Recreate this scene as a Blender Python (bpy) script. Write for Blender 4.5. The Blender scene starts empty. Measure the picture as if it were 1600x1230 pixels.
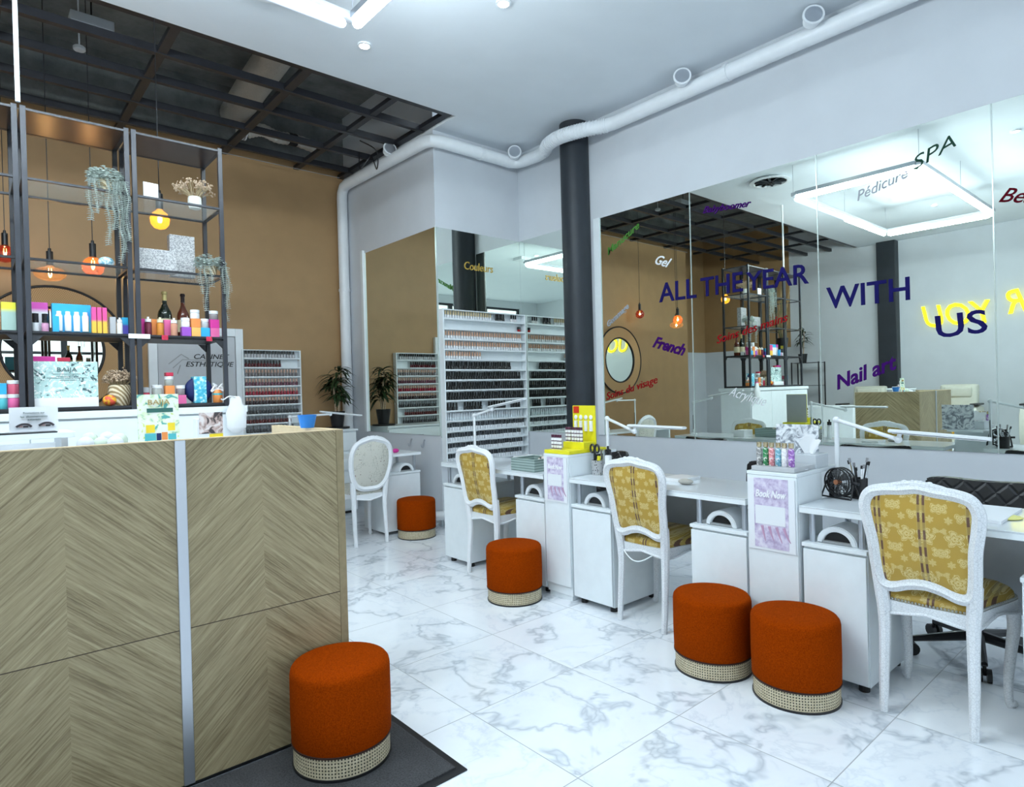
import bpy, bmesh, math, random
from mathutils import Vector, Matrix
random.seed(7)
S = bpy.context.scene
COL = S.collection
PI = math.pi

# ------------------------------------------------------------------ camera, world, light, exposure
cam_d = bpy.data.cameras.new('camera'); cam = bpy.data.objects.new('camera', cam_d); COL.objects.link(cam)
cam_d.sensor_width = 36; cam_d.lens = 985.07/1600*36; cam_d.clip_start = .05
CAMROWS = ((.75403625, -.65630063, -.02643513), (.02356549, -.01318946, .99963529), (.65640993, .7543842, -.00552072))
r_, u_, f_ = [Vector(v) for v in CAMROWS]
cam.matrix_world = Matrix(((r_.x, u_.x, -f_.x, 0), (r_.y, u_.y, -f_.y, 0), (r_.z, u_.z, -f_.z, 1.343), (0, 0, 0, 1)))
S.camera = cam
S.view_settings.view_transform = 'Standard'; S.view_settings.look = 'None'
S.view_settings.exposure = 1.0; S.view_settings.gamma = 1.0; S.view_settings.use_curve_mapping = False
S.cycles.use_denoising = True
S.cycles.max_bounces = 10; S.cycles.diffuse_bounces = 5; S.cycles.glossy_bounces = 8; S.cycles.transmission_bounces = 8
S.cycles.transparent_max_bounces = 12; S.cycles.sample_clamp_indirect = 4.0
S.cycles.caustics_reflective = True; S.cycles.caustics_refractive = False
W = bpy.data.worlds.new('world'); S.world = W; W.use_nodes = True
W.node_tree.nodes['Background'].inputs[0].default_value = (.80, .92, 1, 1)
W.node_tree.nodes['Background'].inputs[1].default_value = 1.3
def area(name, loc, rot, sx, sy, power, col):
    l = bpy.data.lights.new(name, 'AREA'); l.shape = 'RECTANGLE'; l.size = sx; l.size_y = sy; l.energy = power; l.color = col
    o = bpy.data.objects.new(name, l); o.location = loc; o.rotation_euler = rot; COL.objects.link(o); return o
# daylight arriving through the shop-front glazing behind the camera
area('shopfront_daylight', (.4, -3.95, 2.0), (PI/2, 0, PI), 7.0, 3.0, 110, (.86, .94, 1))
LED_E = 46.0      # strength of the LED tubes

# ------------------------------------------------------------------ node helper and materials
class NB:
    def __init__(s, m): s.t = m.node_tree; s.n = s.t.nodes; s.l = s.t.links
    def put(s, sock, v):
        if isinstance(v, bpy.types.NodeSocket): s.l.new(v, sock)
        elif isinstance(v, (tuple, list)): sock.default_value = tuple(v)+((1,) if len(v) == 3 and sock.type == 'RGBA' else ())
        else: sock.default_value = v
    def node(s, typ, props={}, **ins):
        n = s.n.new(typ)
        for k, v in props.items(): setattr(n, k, v)
        for k, v in ins.items():
            s.put(n.inputs[int(k[1:])] if k[0] == '_' and k[1:].isdigit() else n.inputs[k.replace('_', ' ')], v)
        return n
    def m(s, op, a, b=0.0, c=0.0, clamp=False):
        n = s.n.new('ShaderNodeMath'); n.operation = op; n.use_clamp = clamp
        s.put(n.inputs[0], a); s.put(n.inputs[1], b)
        if len(n.inputs) > 2: s.put(n.inputs[2], c)
        return n.outputs[0]
    def obj(s): return s.node('ShaderNodeTexCoord').outputs['Object']
    def world(s): return s.node('ShaderNodeNewGeometry').outputs['Position']
    def sep(s, v): n = s.node('ShaderNodeSeparateXYZ', _0=v); return n.outputs
    def comb(s, x, y, z): return s.node('ShaderNodeCombineXYZ', _0=x, _1=y, _2=z).outputs[0]
    def noise(s, v, scale, detail=3, rough=.5, dist=0.0):
        n = s.node('ShaderNodeTexNoise', Vector=v, Scale=scale, Detail=detail, Roughness=rough, Distortion=dist); return n.outputs
    def ramp(s, f, stops, interp='LINEAR'):
        n = s.node('ShaderNodeValToRGB', Fac=f); cr = n.color_ramp; cr.interpolation = interp
        while len(cr.elements) < len(stops): cr.elements.new(.5)
        for e, (p, c) in zip(cr.elements, stops):
            e.position = p; e.color = (*c, 1) if not isinstance(c, float) else (c, c, c, 1)
        return n.outputs[0]
    def mix(s, f, a, b, mode='MIX'):
        n = s.n.new('ShaderNodeMix'); n.data_type = 'RGBA'; n.blend_type = mode
        s.put(n.inputs[0], f); s.put(n.inputs[6], a); s.put(n.inputs[7], b); return n.outputs[2]
    def bump(s, h, strength=.2, dist=.01): return s.node('ShaderNodeBump', Height=h, Strength=strength, Distance=dist).outputs[0]
MC = {}
def mat(name, col=(.8, .8, .8), rough=.5, metal=0.0, emis=0.0, ecol=None, trans=0.0, spec=.5, alpha=1.0, coat=0.0, ior=1.45):
    if name in MC: return MC[name]
    m = bpy.data.materials.new(name); m.use_nodes = True; b = m.node_tree.nodes['Principled BSDF']; I = b.inputs
    I['Base Color'].default_value = (*col, 1); I['Roughness'].default_value = rough; I['Metallic'].default_value = metal
    I['IOR'].default_value = ior; I['Specular IOR Level'].default_value = spec
    if emis: I['Emission Color'].default_value = (*(ecol or col), 1); I['Emission Strength'].default_value = emis
    if trans: I['Transmission Weight'].default_value = trans
    if alpha < 1: I['Alpha'].default_value = alpha
    if coat: I['Coat Weight'].default_value = coat; I['Coat Roughness'].default_value = .08
    m.diffuse_color = (*col, 1); MC[name] = m; return m
def pmat(name, fn, **k):
    if name in MC: return MC[name]
    m = mat(name, **k); nb = NB(m); b = m.node_tree.nodes['Principled BSDF']; r = fn(nb)
    for key, v in r.items(): nb.put(b.inputs[key], v)
    return m
def plain(name, col, rough=.5, amp=.06, scale=14, **k):
    """colour with a faint mottling so that painted surfaces are not dead flat"""
    def f(n):
        v = n.noise(n.obj(), scale, 4)[0]
        return {'Base Color': n.ramp(v, [(.3, tuple(c*(1-amp) for c in col)), (.7, tuple(min(1, c*(1+amp)) for c in col))])}
    return pmat(name, f, col=col, rough=rough, **k)

WHITE = plain('white_lacquer', (.82, .87, .90), .25, .02)
WALLW = plain('white_wall_paint', (.63, .66, .70), .7, .03, 3)
CEILW = plain('white_ceiling_paint', (.74, .785, .83), .8, .02, 3)
TAN = plain('tan_wall_paint', (.36, .222, .105), .55, .05, 5)
BLK = plain('black_powder_coated_steel', (.018, .019, .024), .38, .15)
STEEL = plain('grey_steel_lit_black', (.028, .031, .040), .35, .1)  # window frame grey; on the shelving, black steel lightened as if lit
CHARC = plain('charcoal_column_paint', (.022, .028, .036), .5, .12, 6)
MIRR = mat('mirror_silver', (.81, .865, .80), .0, 1.0)
GLASS = mat('clear_glass', (.9, .97, .95), .02, alpha=.22, spec=.6)
CHROME = mat('chrome', (.75, .77, .8), .12, 1.0)
ALU = mat('brushed_aluminium', (.52, .55, .6), .32, .85)
PVC = plain('white_plastic', (.80, .83, .86), .35, .02)
BLKP = mat('black_plastic', (.012, .012, .014), .35)
LED = mat('led_tube_glow', (1, 1, 1), .4, emis=LED_E, ecol=(.82, .945, 1))
def f_marble(n):
    p = n.world(); x, y, z = n.sep(p)
    gx = n.m('DIVIDE', n.m('SUBTRACT', x, 1.566), .6); gy = n.m('DIVIDE', n.m('SUBTRACT', y, 2.107), .6)
    ix = n.m('FLOOR', gx); iy = n.m('FLOOR', gy)
    def edge(g):
        f = n.m('FRACT', g); return n.m('MINIMUM', f, n.m('SUBTRACT', 1.0, f))
    e = n.m('MINIMUM', edge(gx), edge(gy)); grout = n.m('LESS_THAN', e, .0032)
    w = n.node('ShaderNodeTexWhiteNoise', {'noise_dimensions': '2D'}, Vector=n.comb(ix, iy, 0)).outputs['Value']
    q = n.comb(n.m('ADD', x, n.m('MULTIPLY', w, 7.0)), n.m('MULTIPLY_ADD', w, 3.0, y), w)
    warp = n.noise(q, 1.6, 3, .55)[1]
    q2 = n.node('ShaderNodeVectorMath', {'operation': 'MULTIPLY_ADD'}, _0=warp, _1=(.5, .5, .5), _2=q).outputs[0]
    v1 = n.m('ABSOLUTE', n.m('SUBTRACT', n.noise(q2, 1.25, 5, .58)[0], .5))
    v2 = n.m('ABSOLUTE', n.m('SUBTRACT', n.noise(q2, 2.8, 5, .6)[0], .47))
    a = n.ramp(v1, [(0, (.54, .58, .64)), (.006, (.66, .70, .75)), (.022, (.84, .87, .92)), (.1, (.88, .91, .95)), (1, (.90, .93, .96))])
    b = n.ramp(v2, [(0, (.84, .86, .89)), (.015, (.95, .96, .97)), (.04, (1, 1, 1))])
    c = n.mix(.75, a, b, 'MULTIPLY')
    c = n.mix(grout, c, (.36, .38, .40))
    return {'Base Color': c, 'Roughness': n.m('MULTIPLY_ADD', grout, .4, .09)}
MARBLE = pmat('polished_marble_tile', f_marble, col=(.85, .88, .92), rough=.1, spec=.55)
def f_chevron(x0, horiz=0):
    def f(n):
        x, y, z = n.sep(n.obj())
        if horiz: x = y
        d = n.m('ABSOLUTE', n.m('SUBTRACT', x, x0))
        c = n.m('MULTIPLY_ADD', d, .92, z)
        zz = n.m('GREATER_THAN', z, .55)
        sid = n.m('GREATER_THAN', x, x0)
        off = n.m('ADD', n.m('MULTIPLY', zz, 3.1), n.m('MULTIPLY', sid, 1.7))
        v = n.comb(n.m('MULTIPLY', c, 20.0), n.m('MULTIPLY', d, 1.6), off)
        g = n.noise(v, 1.6, 7, .68, .25)[0]
        v3 = n.comb(n.m('MULTIPLY', c, 90.0), n.m('MULTIPLY', d, 6.0), off)
        g3 = n.noise(v3, 1.3, 4, .7)[0]
        pl = n.node('ShaderNodeTexWhiteNoise', {'noise_dimensions': '2D'}, Vector=n.comb(n.m('FLOOR', n.m('MULTIPLY', c, 7.5)), off, 0)).outputs['Value']
        col = n.ramp(g, [(.32, (.10, .068, .028)), (.45, (.24, .185, .098)), (.56, (.345, .275, .155)), (.70, (.52, .435, .27))])
        col = n.mix(n.m('MULTIPLY', g3, .75), col, (.30, .21, .11), 'MULTIPLY') if False else n.mix(.48, col, n.ramp(g3, [(.36, (.11, .078, .034)), (.46, (.30, .24, .13)), (.62, (.56, .47, .29))]))
        col = n.mix(n.m('MULTIPLY_ADD', pl, .25, .08), col, n.ramp(pl, [(0, (.25, .195, .11)), (1, (.40, .325, .19))]))
        seam = n.m('LESS_THAN', n.m('ABSOLUTE', n.m('SUBTRACT', z, .551)), .0018)
        col = n.mix(seam, col, (.06, .04, .02))
        return {'Base Color': col, 'Normal': n.bump(g, .15, .004)}
    return f
OAK_L = pmat('chevron_oak_west', f_chevron(.226), col=(.4, .3, .18), rough=.45)
OAK_R = pmat('chevron_oak_east', f_chevron(.83), col=(.4, .3, .18), rough=.45)
OAK_S = pmat('chevron_oak_side', f_chevron(2.72, 1), col=(.4, .3, .18), rough=.45)
LOAK = plain('pale_oak_edge', (.62, .48, .30), .5, .08, 30)
def f_velvet(n):
    v = n.noise(n.obj(), 220, 2)[0]
    return {'Base Color': n.ramp(v, [(.3, (.19, .022, .0005)), (.7, (.30, .042, .001))]), 'Normal': n.bump(v, .25, .002)}
VELV = pmat('rust_orange_velvet', f_velvet, col=(.42, .09, .01), rough=.95, spec=.02)
VELV.node_tree.nodes['Principled BSDF'].inputs['Sheen Weight'].default_value = .03
VELV.node_tree.nodes['Principled BSDF'].inputs['Sheen Tint'].default_value = (1, .35, .05, 1)
def f_cane(n):
    x, y, z = n.sep(n.obj()); a = n.m('MULTIPLY', n.m('ARCTAN2', y, x), .178/.0115)
    def cell(u): return n.m('SUBTRACT', n.m('FRACT', u), .5)
    u = cell(a); v = cell(n.m('DIVIDE', z, .0115))
    d = n.m('SQRT', n.m('ADD', n.m('MULTIPLY', u, u), n.m('MULTIPLY', v, v)))
    hole = n.m('LESS_THAN', d, .27); edge = n.m('MAXIMUM', n.m('GREATER_THAN', z, .078), n.m('LESS_THAN', z, .012)); hole = n.m('MULTIPLY', hole, n.m('SUBTRACT', 1.0, edge))
    c = n.mix(hole, n.ramp(n.noise(n.obj(), 90, 2)[0], [(.3, (.50, .42, .27)), (.7, (.68, .60, .43))]), (.035, .03, .02))
    return {'Base Color': c}
CANE = pmat('woven_cane', f_cane, col=(.6, .5, .35), rough=.55)
def f_carpet(n):
    v = n.noise(n.obj(), 160, 3, .7)[0]; w = n.noise(n.obj(), 9, 3)[0]
    c = n.mix(.25, n.ramp(v, [(.3, (.012, .012, .013)), (.7, (.085, .085, .09))]), n.ramp(w, [(.3, (.02, .02, .02)), (.7, (.07, .07, .075))]))
    return {'Base Color': c, 'Normal': n.bump(v, .6, .004)}
CARPET = pmat('charcoal_carpet_pile', f_carpet, col=(.05, .05, .05), rough=.95)
def f_crackle(n):
    e = n.node('ShaderNodeTexVoronoi', {'feature': 'DISTANCE_TO_EDGE'}, Vector=n.obj(), Scale=95.0).outputs[0]
    k = n.ramp(e, [(0, (.50, .52, .55)), (.06, (.80, .82, .85)), (1, (.84, .86, .89))])
    w = n.noise(n.obj(), 30, 4)[0]
    return {'Base Color': n.mix(n.m('MULTIPLY', w, .45), k, (.74, .76, .79)), 'Normal': n.bump(e, .15, .002)}
CRACK = pmat('crackled_white_paint', f_crackle, col=(.8, .82, .85), rough=.42)
CHW = plain('satin_white_wood', (.82, .84, .87), .35, .03)
def f_gold(n):
    x, y, z = n.sep(n.obj())
    u = n.m('ADD', y, .012)
    per = n.m('SUBTRACT', n.m('FRACT', n.m('ADD', n.m('DIVIDE', u, .155), .5)), .5); d = n.m('ABSOLUTE', per)
    s1 = n.m('LESS_THAN', n.m('ABSOLUTE', n.m('SUBTRACT', d, .055)), .028)
    dash = n.m('LESS_THAN', n.m('FRACT', n.m('MULTIPLY', z, 15.0)), .55)
    s2 = n.m('LESS_THAN', d, .10)
    sx = n.m('PINGPONG', n.m('ADD', y, 1.0), .0775)
    hz = n.m('MULTIPLY', n.m('ADD', z, n.m('MULTIPLY', x, .0)), 1.0)
    wob = n.noise(n.comb(n.m('MULTIPLY', sx, 60.0), n.m('MULTIPLY', hz, 60.0), 0), 1.0, 3, .6)[0]
    def rosette(cu, cz, R, k, ph):
        du = n.m('SUBTRACT', sx, cu); dz = n.m('MULTIPLY', n.m('SUBTRACT', n.m('FRACT', n.m('ADD', n.m('DIVIDE', hz, .17), cz)), .5), .17)
        r = n.m('SQRT', n.m('ADD', n.m('MULTIPLY', du, du), n.m('MULTIPLY', dz, dz))); a = n.m('ARCTAN2', dz, du)
        lim = n.m('MULTIPLY_ADD', n.m('ABSOLUTE', n.m('SINE', n.m('MULTIPLY_ADD', a, k, ph))), R*.45, R*.55)
        q = n.m('DIVIDE', n.m('MULTIPLY', r, n.m('MULTIPLY_ADD', wob, .9, .55)), lim)
        return n.m('MULTIPLY', n.m('LESS_THAN', q, 1.0), n.m('GREATER_THAN', n.m('FRACT', n.m('MULTIPLY', q, 2.6)), .28))
    pat = rosette(.046, .1, .034, 2.5, .3)
    for cu, cz, R, k, ph in ((.010, .45, .022, 2.0, 0), (.066, .62, .020, 1.5, 1.0), (.030, .70, .014, 3.0, 0), (.072, .32, .013, 2.0, .6), (.012, .95, .013, 1.5, 0)): pat = n.m('MAXIMUM', pat, rosette(cu, cz, R, k, ph))
    pat = n.m('MULTIPLY', pat, .85)
    base = n.mix(pat, (.46, .29, .045), (.68, .54, .23))
    base = n.mix(n.m('MULTIPLY', s2, .35), base, (.52, .42, .14))
    base = n.mix(n.m('MULTIPLY', s1, n.m('MULTIPLY_ADD', dash, .55, .35)), base, (.10, .035, .035))
    return {'Base Color': base, 'Roughness': n.m('MULTIPLY_ADD', pat, -.15, .5)}
GOLD = pmat('gold_damask_stripe', f_gold, col=(.55, .4, .12), rough=.45)
def f_floral(n):
    p = n.obj()
    v = n.node('ShaderNodeTexVoronoi', Vector=p, Scale=34.0); d = v.outputs['Distance']
    x, y, z = n.sep(p)
    w = n.noise(p, 30, 2)[0]
    fl = n.m('LESS_THAN', n.m('ADD', d, n.m('MULTIPLY', w, .25)), .3)
    st = n.node('ShaderNodeTexVoronoi', {'feature': 'DISTANCE_TO_EDGE'}, Vector=p, Scale=38.0).outputs[0]
    stem = n.m('MULTIPLY', n.m('LESS_THAN', st, .035), n.m('GREATER_THAN', n.noise(p, 14, 1)[0], .52))
    c = n.mix(fl, (.60, .585, .52), n.ramp(n.sep(v.outputs['Color'])[0], [(.3, (.50, .47, .40)), (.6, (.22, .16, .15)), (.9, (.30, .22, .2))]))
    return {'Base Color': n.mix(n.m('MULTIPLY', stem, .6), c, (.25, .26, .22))}
FLORAL = pmat('cream_floral_fabric', f_floral, col=(.6, .6, .52), rough=.8)
def f_quilt(n):
    x, y, z = n.sep(n.obj()); a = n.m('FRACT', n.m('MULTIPLY', n.m('ADD', y, z), 11.0)); b = n.m('FRACT', n.m('MULTIPLY', n.m('SUBTRACT', y, z), 11.0))
    h = n.m('MINIMUM', n.m('MINIMUM', a, n.m('SUBTRACT', 1.0, a)), n.m('MINIMUM', b, n.m('SUBTRACT', 1.0, b)))
    return {'Normal': n.bump(n.m('MINIMUM', h, .16), .5, .03)}
QUILT = pmat('black_quilted_leather', f_quilt, col=(.014, .014, .016), rough=.34)
def f_rattan(n):
    x, y, z = n.sep(n.obj()); a = n.m('ARCTAN2', z, x); r = n.m('SQRT', n.m('ADD', n.m('MULTIPLY', x, x), n.m('MULTIPLY', z, z)))
    s1 = n.m('FRACT', n.m('ADD', n.m('MULTIPLY', a, 30.0), n.m('MULTIPLY', r, 45.0))); s2 = n.m('FRACT', n.m('SUBTRACT', n.m('MULTIPLY', a, 30.0), n.m('MULTIPLY', r, 45.0)))
    k = n.m('MAXIMUM', n.m('LESS_THAN', s1, .3), n.m('LESS_THAN', s2, .3))
    return {'Base Color': n.mix(k, (.36, .20, .085), (.58, .38, .19))}
RATT = pmat('woven_rattan', f_rattan, col=(.5, .33, .17), rough=.7)
def f_concrete(n):
    v = n.noise(n.obj(), 3.5, 6, .65)[0]
    return {'Base Color': n.ramp(v, [(.3, (.10, .115, .12)), (.7, (.24, .25, .245))])}
CONC = pmat('dark_concrete_slab', f_concrete, col=(.08, .08, .08), rough=.9)
def f_foil(n):
    v = n.noise(n.obj(), 26, 4, .6)[0]
    return {'Normal': n.bump(v, .8, .02)}
FOIL = pmat('silver_foil_duct', f_foil, col=(.62, .60, .56), rough=.5, metal=.55)
def f_leaf(n):
    v = n.noise(n.obj(), 18, 3)[0]; return {'Base Color': n.ramp(v, [(.3, (.008, .02, .008)), (.7, (.03, .06, .02))])}
LEAF = pmat('dark_green_leaf', f_leaf, col=(.02, .05, .015), rough=.4)
SAGE = plain('sage_grey_leaf', (.62, .68, .65), .6, .3, 60)
DRY = plain('dried_flower', (.50, .37, .26), .8, .25, 60)
def f_emboss(n):
    w = n.node('ShaderNodeTexWave', {'wave_type': 'RINGS'}, Vector=n.obj(), Scale=9.0, Distortion=14.0, Detail=3.0, Detail_Scale=6.0).outputs[0]
    return {'Base Color': n.ramp(w, [(.35, (.27, .27, .28)), (.6, (.50, .50, .50))])}
EMB = pmat('silver_rose_printed_card', f_emboss, col=(.7, .7, .7), rough=.4)
def f_botan(n):
    p = n.obj(); v = n.noise(p, 26, 2, .5, 1.2)[0]; w = n.noise(p, 34, 3, .5, 2.0)[0]
    c = n.ramp(v, [(.36, (.04, .09, .10)), (.42, (.45, .62, .60)), (.6, (.50, .70, .68)), (.66, (.85, .88, .86))])
    return {'Base Color': n.mix(n.m('GREATER_THAN', w, .60), c, (.90, .92, .92))}
BOTAN = pmat('botanical_printed_card', f_botan, col=(.55, .7, .7), rough=.5)
BASKET = pmat('wicker', lambda n: {'Base Color': n.ramp(n.node('ShaderNodeTexWave', {'bands_direction': 'DIAGONAL'}, Vector=n.obj(), Scale=22.0, Distortion=2.0).outputs[0], [(.3, (.30, .21, .10)), (.7, (.78, .68, .50))])}, col=(.7, .6, .4), rough=.7)

# ------------------------------------------------------------------ mesh helpers
def BM(): return bmesh.new()
def link(name, bm, m=None, parent=None, loc=(0, 0, 0), rot=(0, 0, 0), smooth=False, mats=None):
    me = bpy.data.meshes.new(name)
    bmesh.ops.recalc_face_normals(bm, faces=bm.faces); bm.to_mesh(me); bm.free()
    for q in (mats or [m]): me.materials.append(q)
    if smooth:
        for p in me.polygons: p.use_smooth = True
        if smooth == 'auto': me.set_sharp_from_angle(angle=math.radians(40))
    o = bpy.data.objects.new(name, me); COL.objects.link(o); o.location = loc; o.rotation_euler = rot
    if parent: o.parent = parent
    return o
def tag(o, label, cat, group=None, kind=None):
    o['label'] = label; o['category'] = cat
    if group: o['group'] = group
    if kind: o['kind'] = kind
    return o
def thing(name, label, cat, loc=(0, 0, 0), rz=0, group=None):
    o = bpy.data.objects.new(name, None); COL.objects.link(o); o.location = loc; o.rotation_euler = (0, 0, rz); o.empty_display_size = .05
    return tag(o, label, cat, group)
def dup(o, loc=None, rz=None, label=None, group=None, parent=None):
    c = o.copy(); COL.objects.link(c); c.parent = parent
    if loc is not None: c.location = loc
    if rz is not None: c.rotation_euler = (0, 0, rz)
    if label: c['label'] = label
    if group: c['group'] = group
    for ch in list(o.children): dup(ch, parent=c)
    return c
def struct(name, bm, m, **k):
    o = link(name, bm, m, **k); o['kind'] = 'structure'; return o
def box(bm, x0, x1, y0, y1, z0, z1, bev=0, seg=2, mi=0, M=None):
    vs = [bm.verts.new((x, y, z)) for x in (x0, x1) for y in (y0, y1) for z in (z0, z1)]
    fs = [bm.faces.new([vs[i] for i in f]) for f in ((0, 1, 3, 2), (4, 6, 7, 5), (0, 4, 5, 1), (2, 3, 7, 6), (0, 2, 6, 4), (1, 5, 7, 3))]
    for f in fs: f.material_index = mi
    if bev:
        r = bmesh.ops.bevel(bm, geom=list({e for f in fs for e in f.edges}), offset=bev, segments=seg, affect='EDGES', profile=.6)
        vs = list({v for f in r['faces'] for v in f.verts} | {v for v in vs if v.is_valid})
    if M is not None:
        for v in vs: v.co = M @ v.co
    return bm
def tube(bm, pts, r, n=8, closed=False, up=None, ry=None, rs=None, cap=True):
    """sweep an ellipse (or per point radii rs) along pts"""
    P = [Vector(p) for p in pts]; N = len(P); rings = []; up0 = Vector(up) if up else None; prev = None
    for i, p in enumerate(P):
        a = P[(i-1) % N] if (closed or i > 0) else p; b = P[(i+1) % N] if (closed or i < N-1) else p
        t = (b-a).normalized()
        if up0: s = t.cross(up0).normalized(); w = s.cross(t).normalized()
        else:
            if prev is None: prev = Vector((0, 0, 1)) if abs(t.z) < .9 else Vector((1, 0, 0))
            s = t.cross(prev).normalized(); w = s.cross(t).normalized(); prev = w
        k = rs[i] if rs else 1
        a1 = (r if not isinstance(r, (list, tuple)) else r[i])*k; b1 = (ry if ry is not None else a1/k)*k
        ring = []
        for j in range(n):
            th = 2*PI*(j+.5)/n; c, d = math.cos(th), math.sin(th)
            if n == 4: c = math.copysign(1, c); d = math.copysign(1, d)
            ring.append(bm.verts.new(p+s*(a1*c)+w*(b1*d)))
        rings.append(ring)
    for i in range(N if closed else N-1):
        A, B = rings[i], rings[(i+1) % N]
        for j in range(n): bm.faces.new((A[j], A[(j+1) % n], B[(j+1) % n], B[j]))
    if not closed and cap: bm.faces.new(rings[0][::-1]); bm.faces.new(rings[-1])
    return bm
def lathe(bm, prof, n=24, c=(0, 0, 0), cap=True, sx=1, sy=1, mi=0):
    rings = []
    for r, z in prof:
        rings.append([bm.verts.new((c[0]+sx*r*math.cos(2*PI*j/n), c[1]+sy*r*math.sin(2*PI*j/n), c[2]+z)) for j in range(n)])
    for A, B in zip(rings, rings[1:]):
        for j in range(n): f = bm.faces.new((A[j], A[(j+1) % n], B[(j+1) % n], B[j])); f.material_index = mi
    if cap:
        for q in (rings[0][::-1], rings[-1]): f = bm.faces.new(q); f.material_index = mi
    return bm
def cyl(bm, c, r, h, n=16, axis='z', bev=0, mi=0):
    prof = [(r, 0), (r, h)] if not bev else [(r-bev, 0), (r, bev), (r, h-bev), (r-bev, h)]
    k = len(bm.verts); lathe(bm, prof, n, mi=mi); bm.verts.ensure_lookup_table()
    for v in bm.verts[k:]:
        x, y, z = v.co
        if axis == 'x': v.co = (z, x, y)
        elif axis == 'y': v.co = (y, z, x)
        v.co += Vector(c)
    return bm
def prism(bm, pts, ax, d0, d1, bev=0, mi=0):
    """extrude outline pts (2D) along axis ax from d0 to d1"""
    def P(u, v, d): return {'x': (d, u, v), 'y': (u, d, v), 'z': (u, v, d)}[ax]
    A = [bm.verts.new(P(u, v, d0)) for u, v in pts]; B = [bm.verts.new(P(u, v, d1)) for u, v in pts]; n = len(pts)
    fs = [bm.faces.new(A[::-1]), bm.faces.new(B)]+[bm.faces.new((A[i], A[(i+1) % n], B[(i+1) % n], B[i])) for i in range(n)]
    for f in fs: f.material_index = mi
    if bev: bmesh.ops.bevel(bm, geom=[e for f in fs[:2] for e in f.edges], offset=bev, segments=2, affect='EDGES', profile=.6)
    return bm
def ball(bm, c, r, sc=(1, 1, 1), u=16, v=10):
    bmesh.ops.create_uvsphere(bm, u_segments=u, v_segments=v, radius=r, matrix=Matrix.Translation(c) @ Matrix.Diagonal((*sc, 1))); return bm
def spline(pts, n=6, closed=False):
    P = [Vector(p) for p in pts]; N = len(P); out = []
    for i in range(N if closed else N-1):
        g = lambda k: P[k % N] if closed else P[max(0, min(N-1, k))]
        p0, p1, p2, p3 = g(i-1), g(i), g(i+1), g(i+2)
        for k in range(n):
            t = k/n; out.append(.5*((2*p1)+(p2-p0)*t+(2*p0-5*p1+4*p2-p3)*t*t+(3*p1-p0-3*p2+p3)*t**3))
    if not closed: out.append(P[-1])
    return out
def dome(bm, outline, h0, h1, k=6, bulge=1.0, M=None):
    """cushion: closed 2D outline with side height h0 and crown h1 above it"""
    cx = sum(p[0] for p in outline)/len(outline); cy = sum(p[1] for p in outline)/len(outline); rings = []
    lv = [(1, 0)]+[(math.cos(a)*.12+.88 if i < 3 else None, 0) for i, a in enumerate([])]
    lv = [(.985, 0), (1.0, h0*.5), (.985, h0), (.93, h0+h1*.32), (.8, h0+h1*.62), (.6, h0+h1*.83), (.35, h0+h1*.95), (.12, h0+h1)]
    for s, z in lv: rings.append([bm.verts.new((cx+(x-cx)*s, cy+(y-cy)*s, z)) for x, y in outline])
    n = len(outline)
    for A, B in zip(rings, rings[1:]):
        for j in range(n): bm.faces.new((A[j], A[(j+1) % n], B[(j+1) % n], B[j]))
    bm.faces.new(rings[0][::-1]); bm.faces.new(rings[-1])
    if M is not None:
        for r in rings:
            for v in r: v.co = M @ v.co
    return bm
def words(name, s, p0, p1, h, m, wall='right', shear=0.0, bold=0.0, outline=0.0, parent=None, X=None, depth=.0015):
    """lettering fitted between two baseline points on a wall plane: right (faces -x), left (faces +x), back (faces -y)"""
    cu = bpy.data.curves.new('t', 'FONT'); cu.body = s; cu.size = 1; cu.shear = shear; cu.offset = bold; cu.resolution_u = 3
    if outline: cu.fill_mode = 'NONE'; cu.bevel_depth = outline; cu.bevel_resolution = 1
    else: cu.extrude = depth
    t = bpy.data.objects.new('t', cu); COL.objects.link(t); dg = bpy.context.evaluated_depsgraph_get(); dg.update()
    me = bpy.data.meshes.new_from_object(t.evaluated_get(dg)); bpy.data.objects.remove(t); bpy.data.curves.remove(cu)
    xs = [v.co.x for v in me.vertices]; ys = [v.co.y for v in me.vertices]; x0, x1, cap = min(xs), max(xs), .72
    a = Vector(p0); b = Vector(p1); d = b-a; L = d.length; d.normalize()
    U = {'right': Vector((0, -1, 0)), 'left': Vector((0, 1, 0)), 'back': Vector((1, 0, 0))}[wall]; Z = Vector((0, 0, 1)); Nn = U.cross(Z)
    if wall == 'front': Nn = -Nn
    dd = d; up = Nn.cross(dd)
    for v in me.vertices:
        x = (v.co.x-x0)/(x1-x0)*L; y = v.co.y/cap*h; z = v.co.z*(h if outline else 1)
        v.co = dd*x+up*y+Nn*(z+depth)
    me.materials.clear(); me.materials.append(m); me.name = name
    o = bpy.data.objects.new(name, me); COL.objects.link(o); o.location = a
    if parent: o.parent = parent; o.location = a-parent.location
    return o

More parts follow.
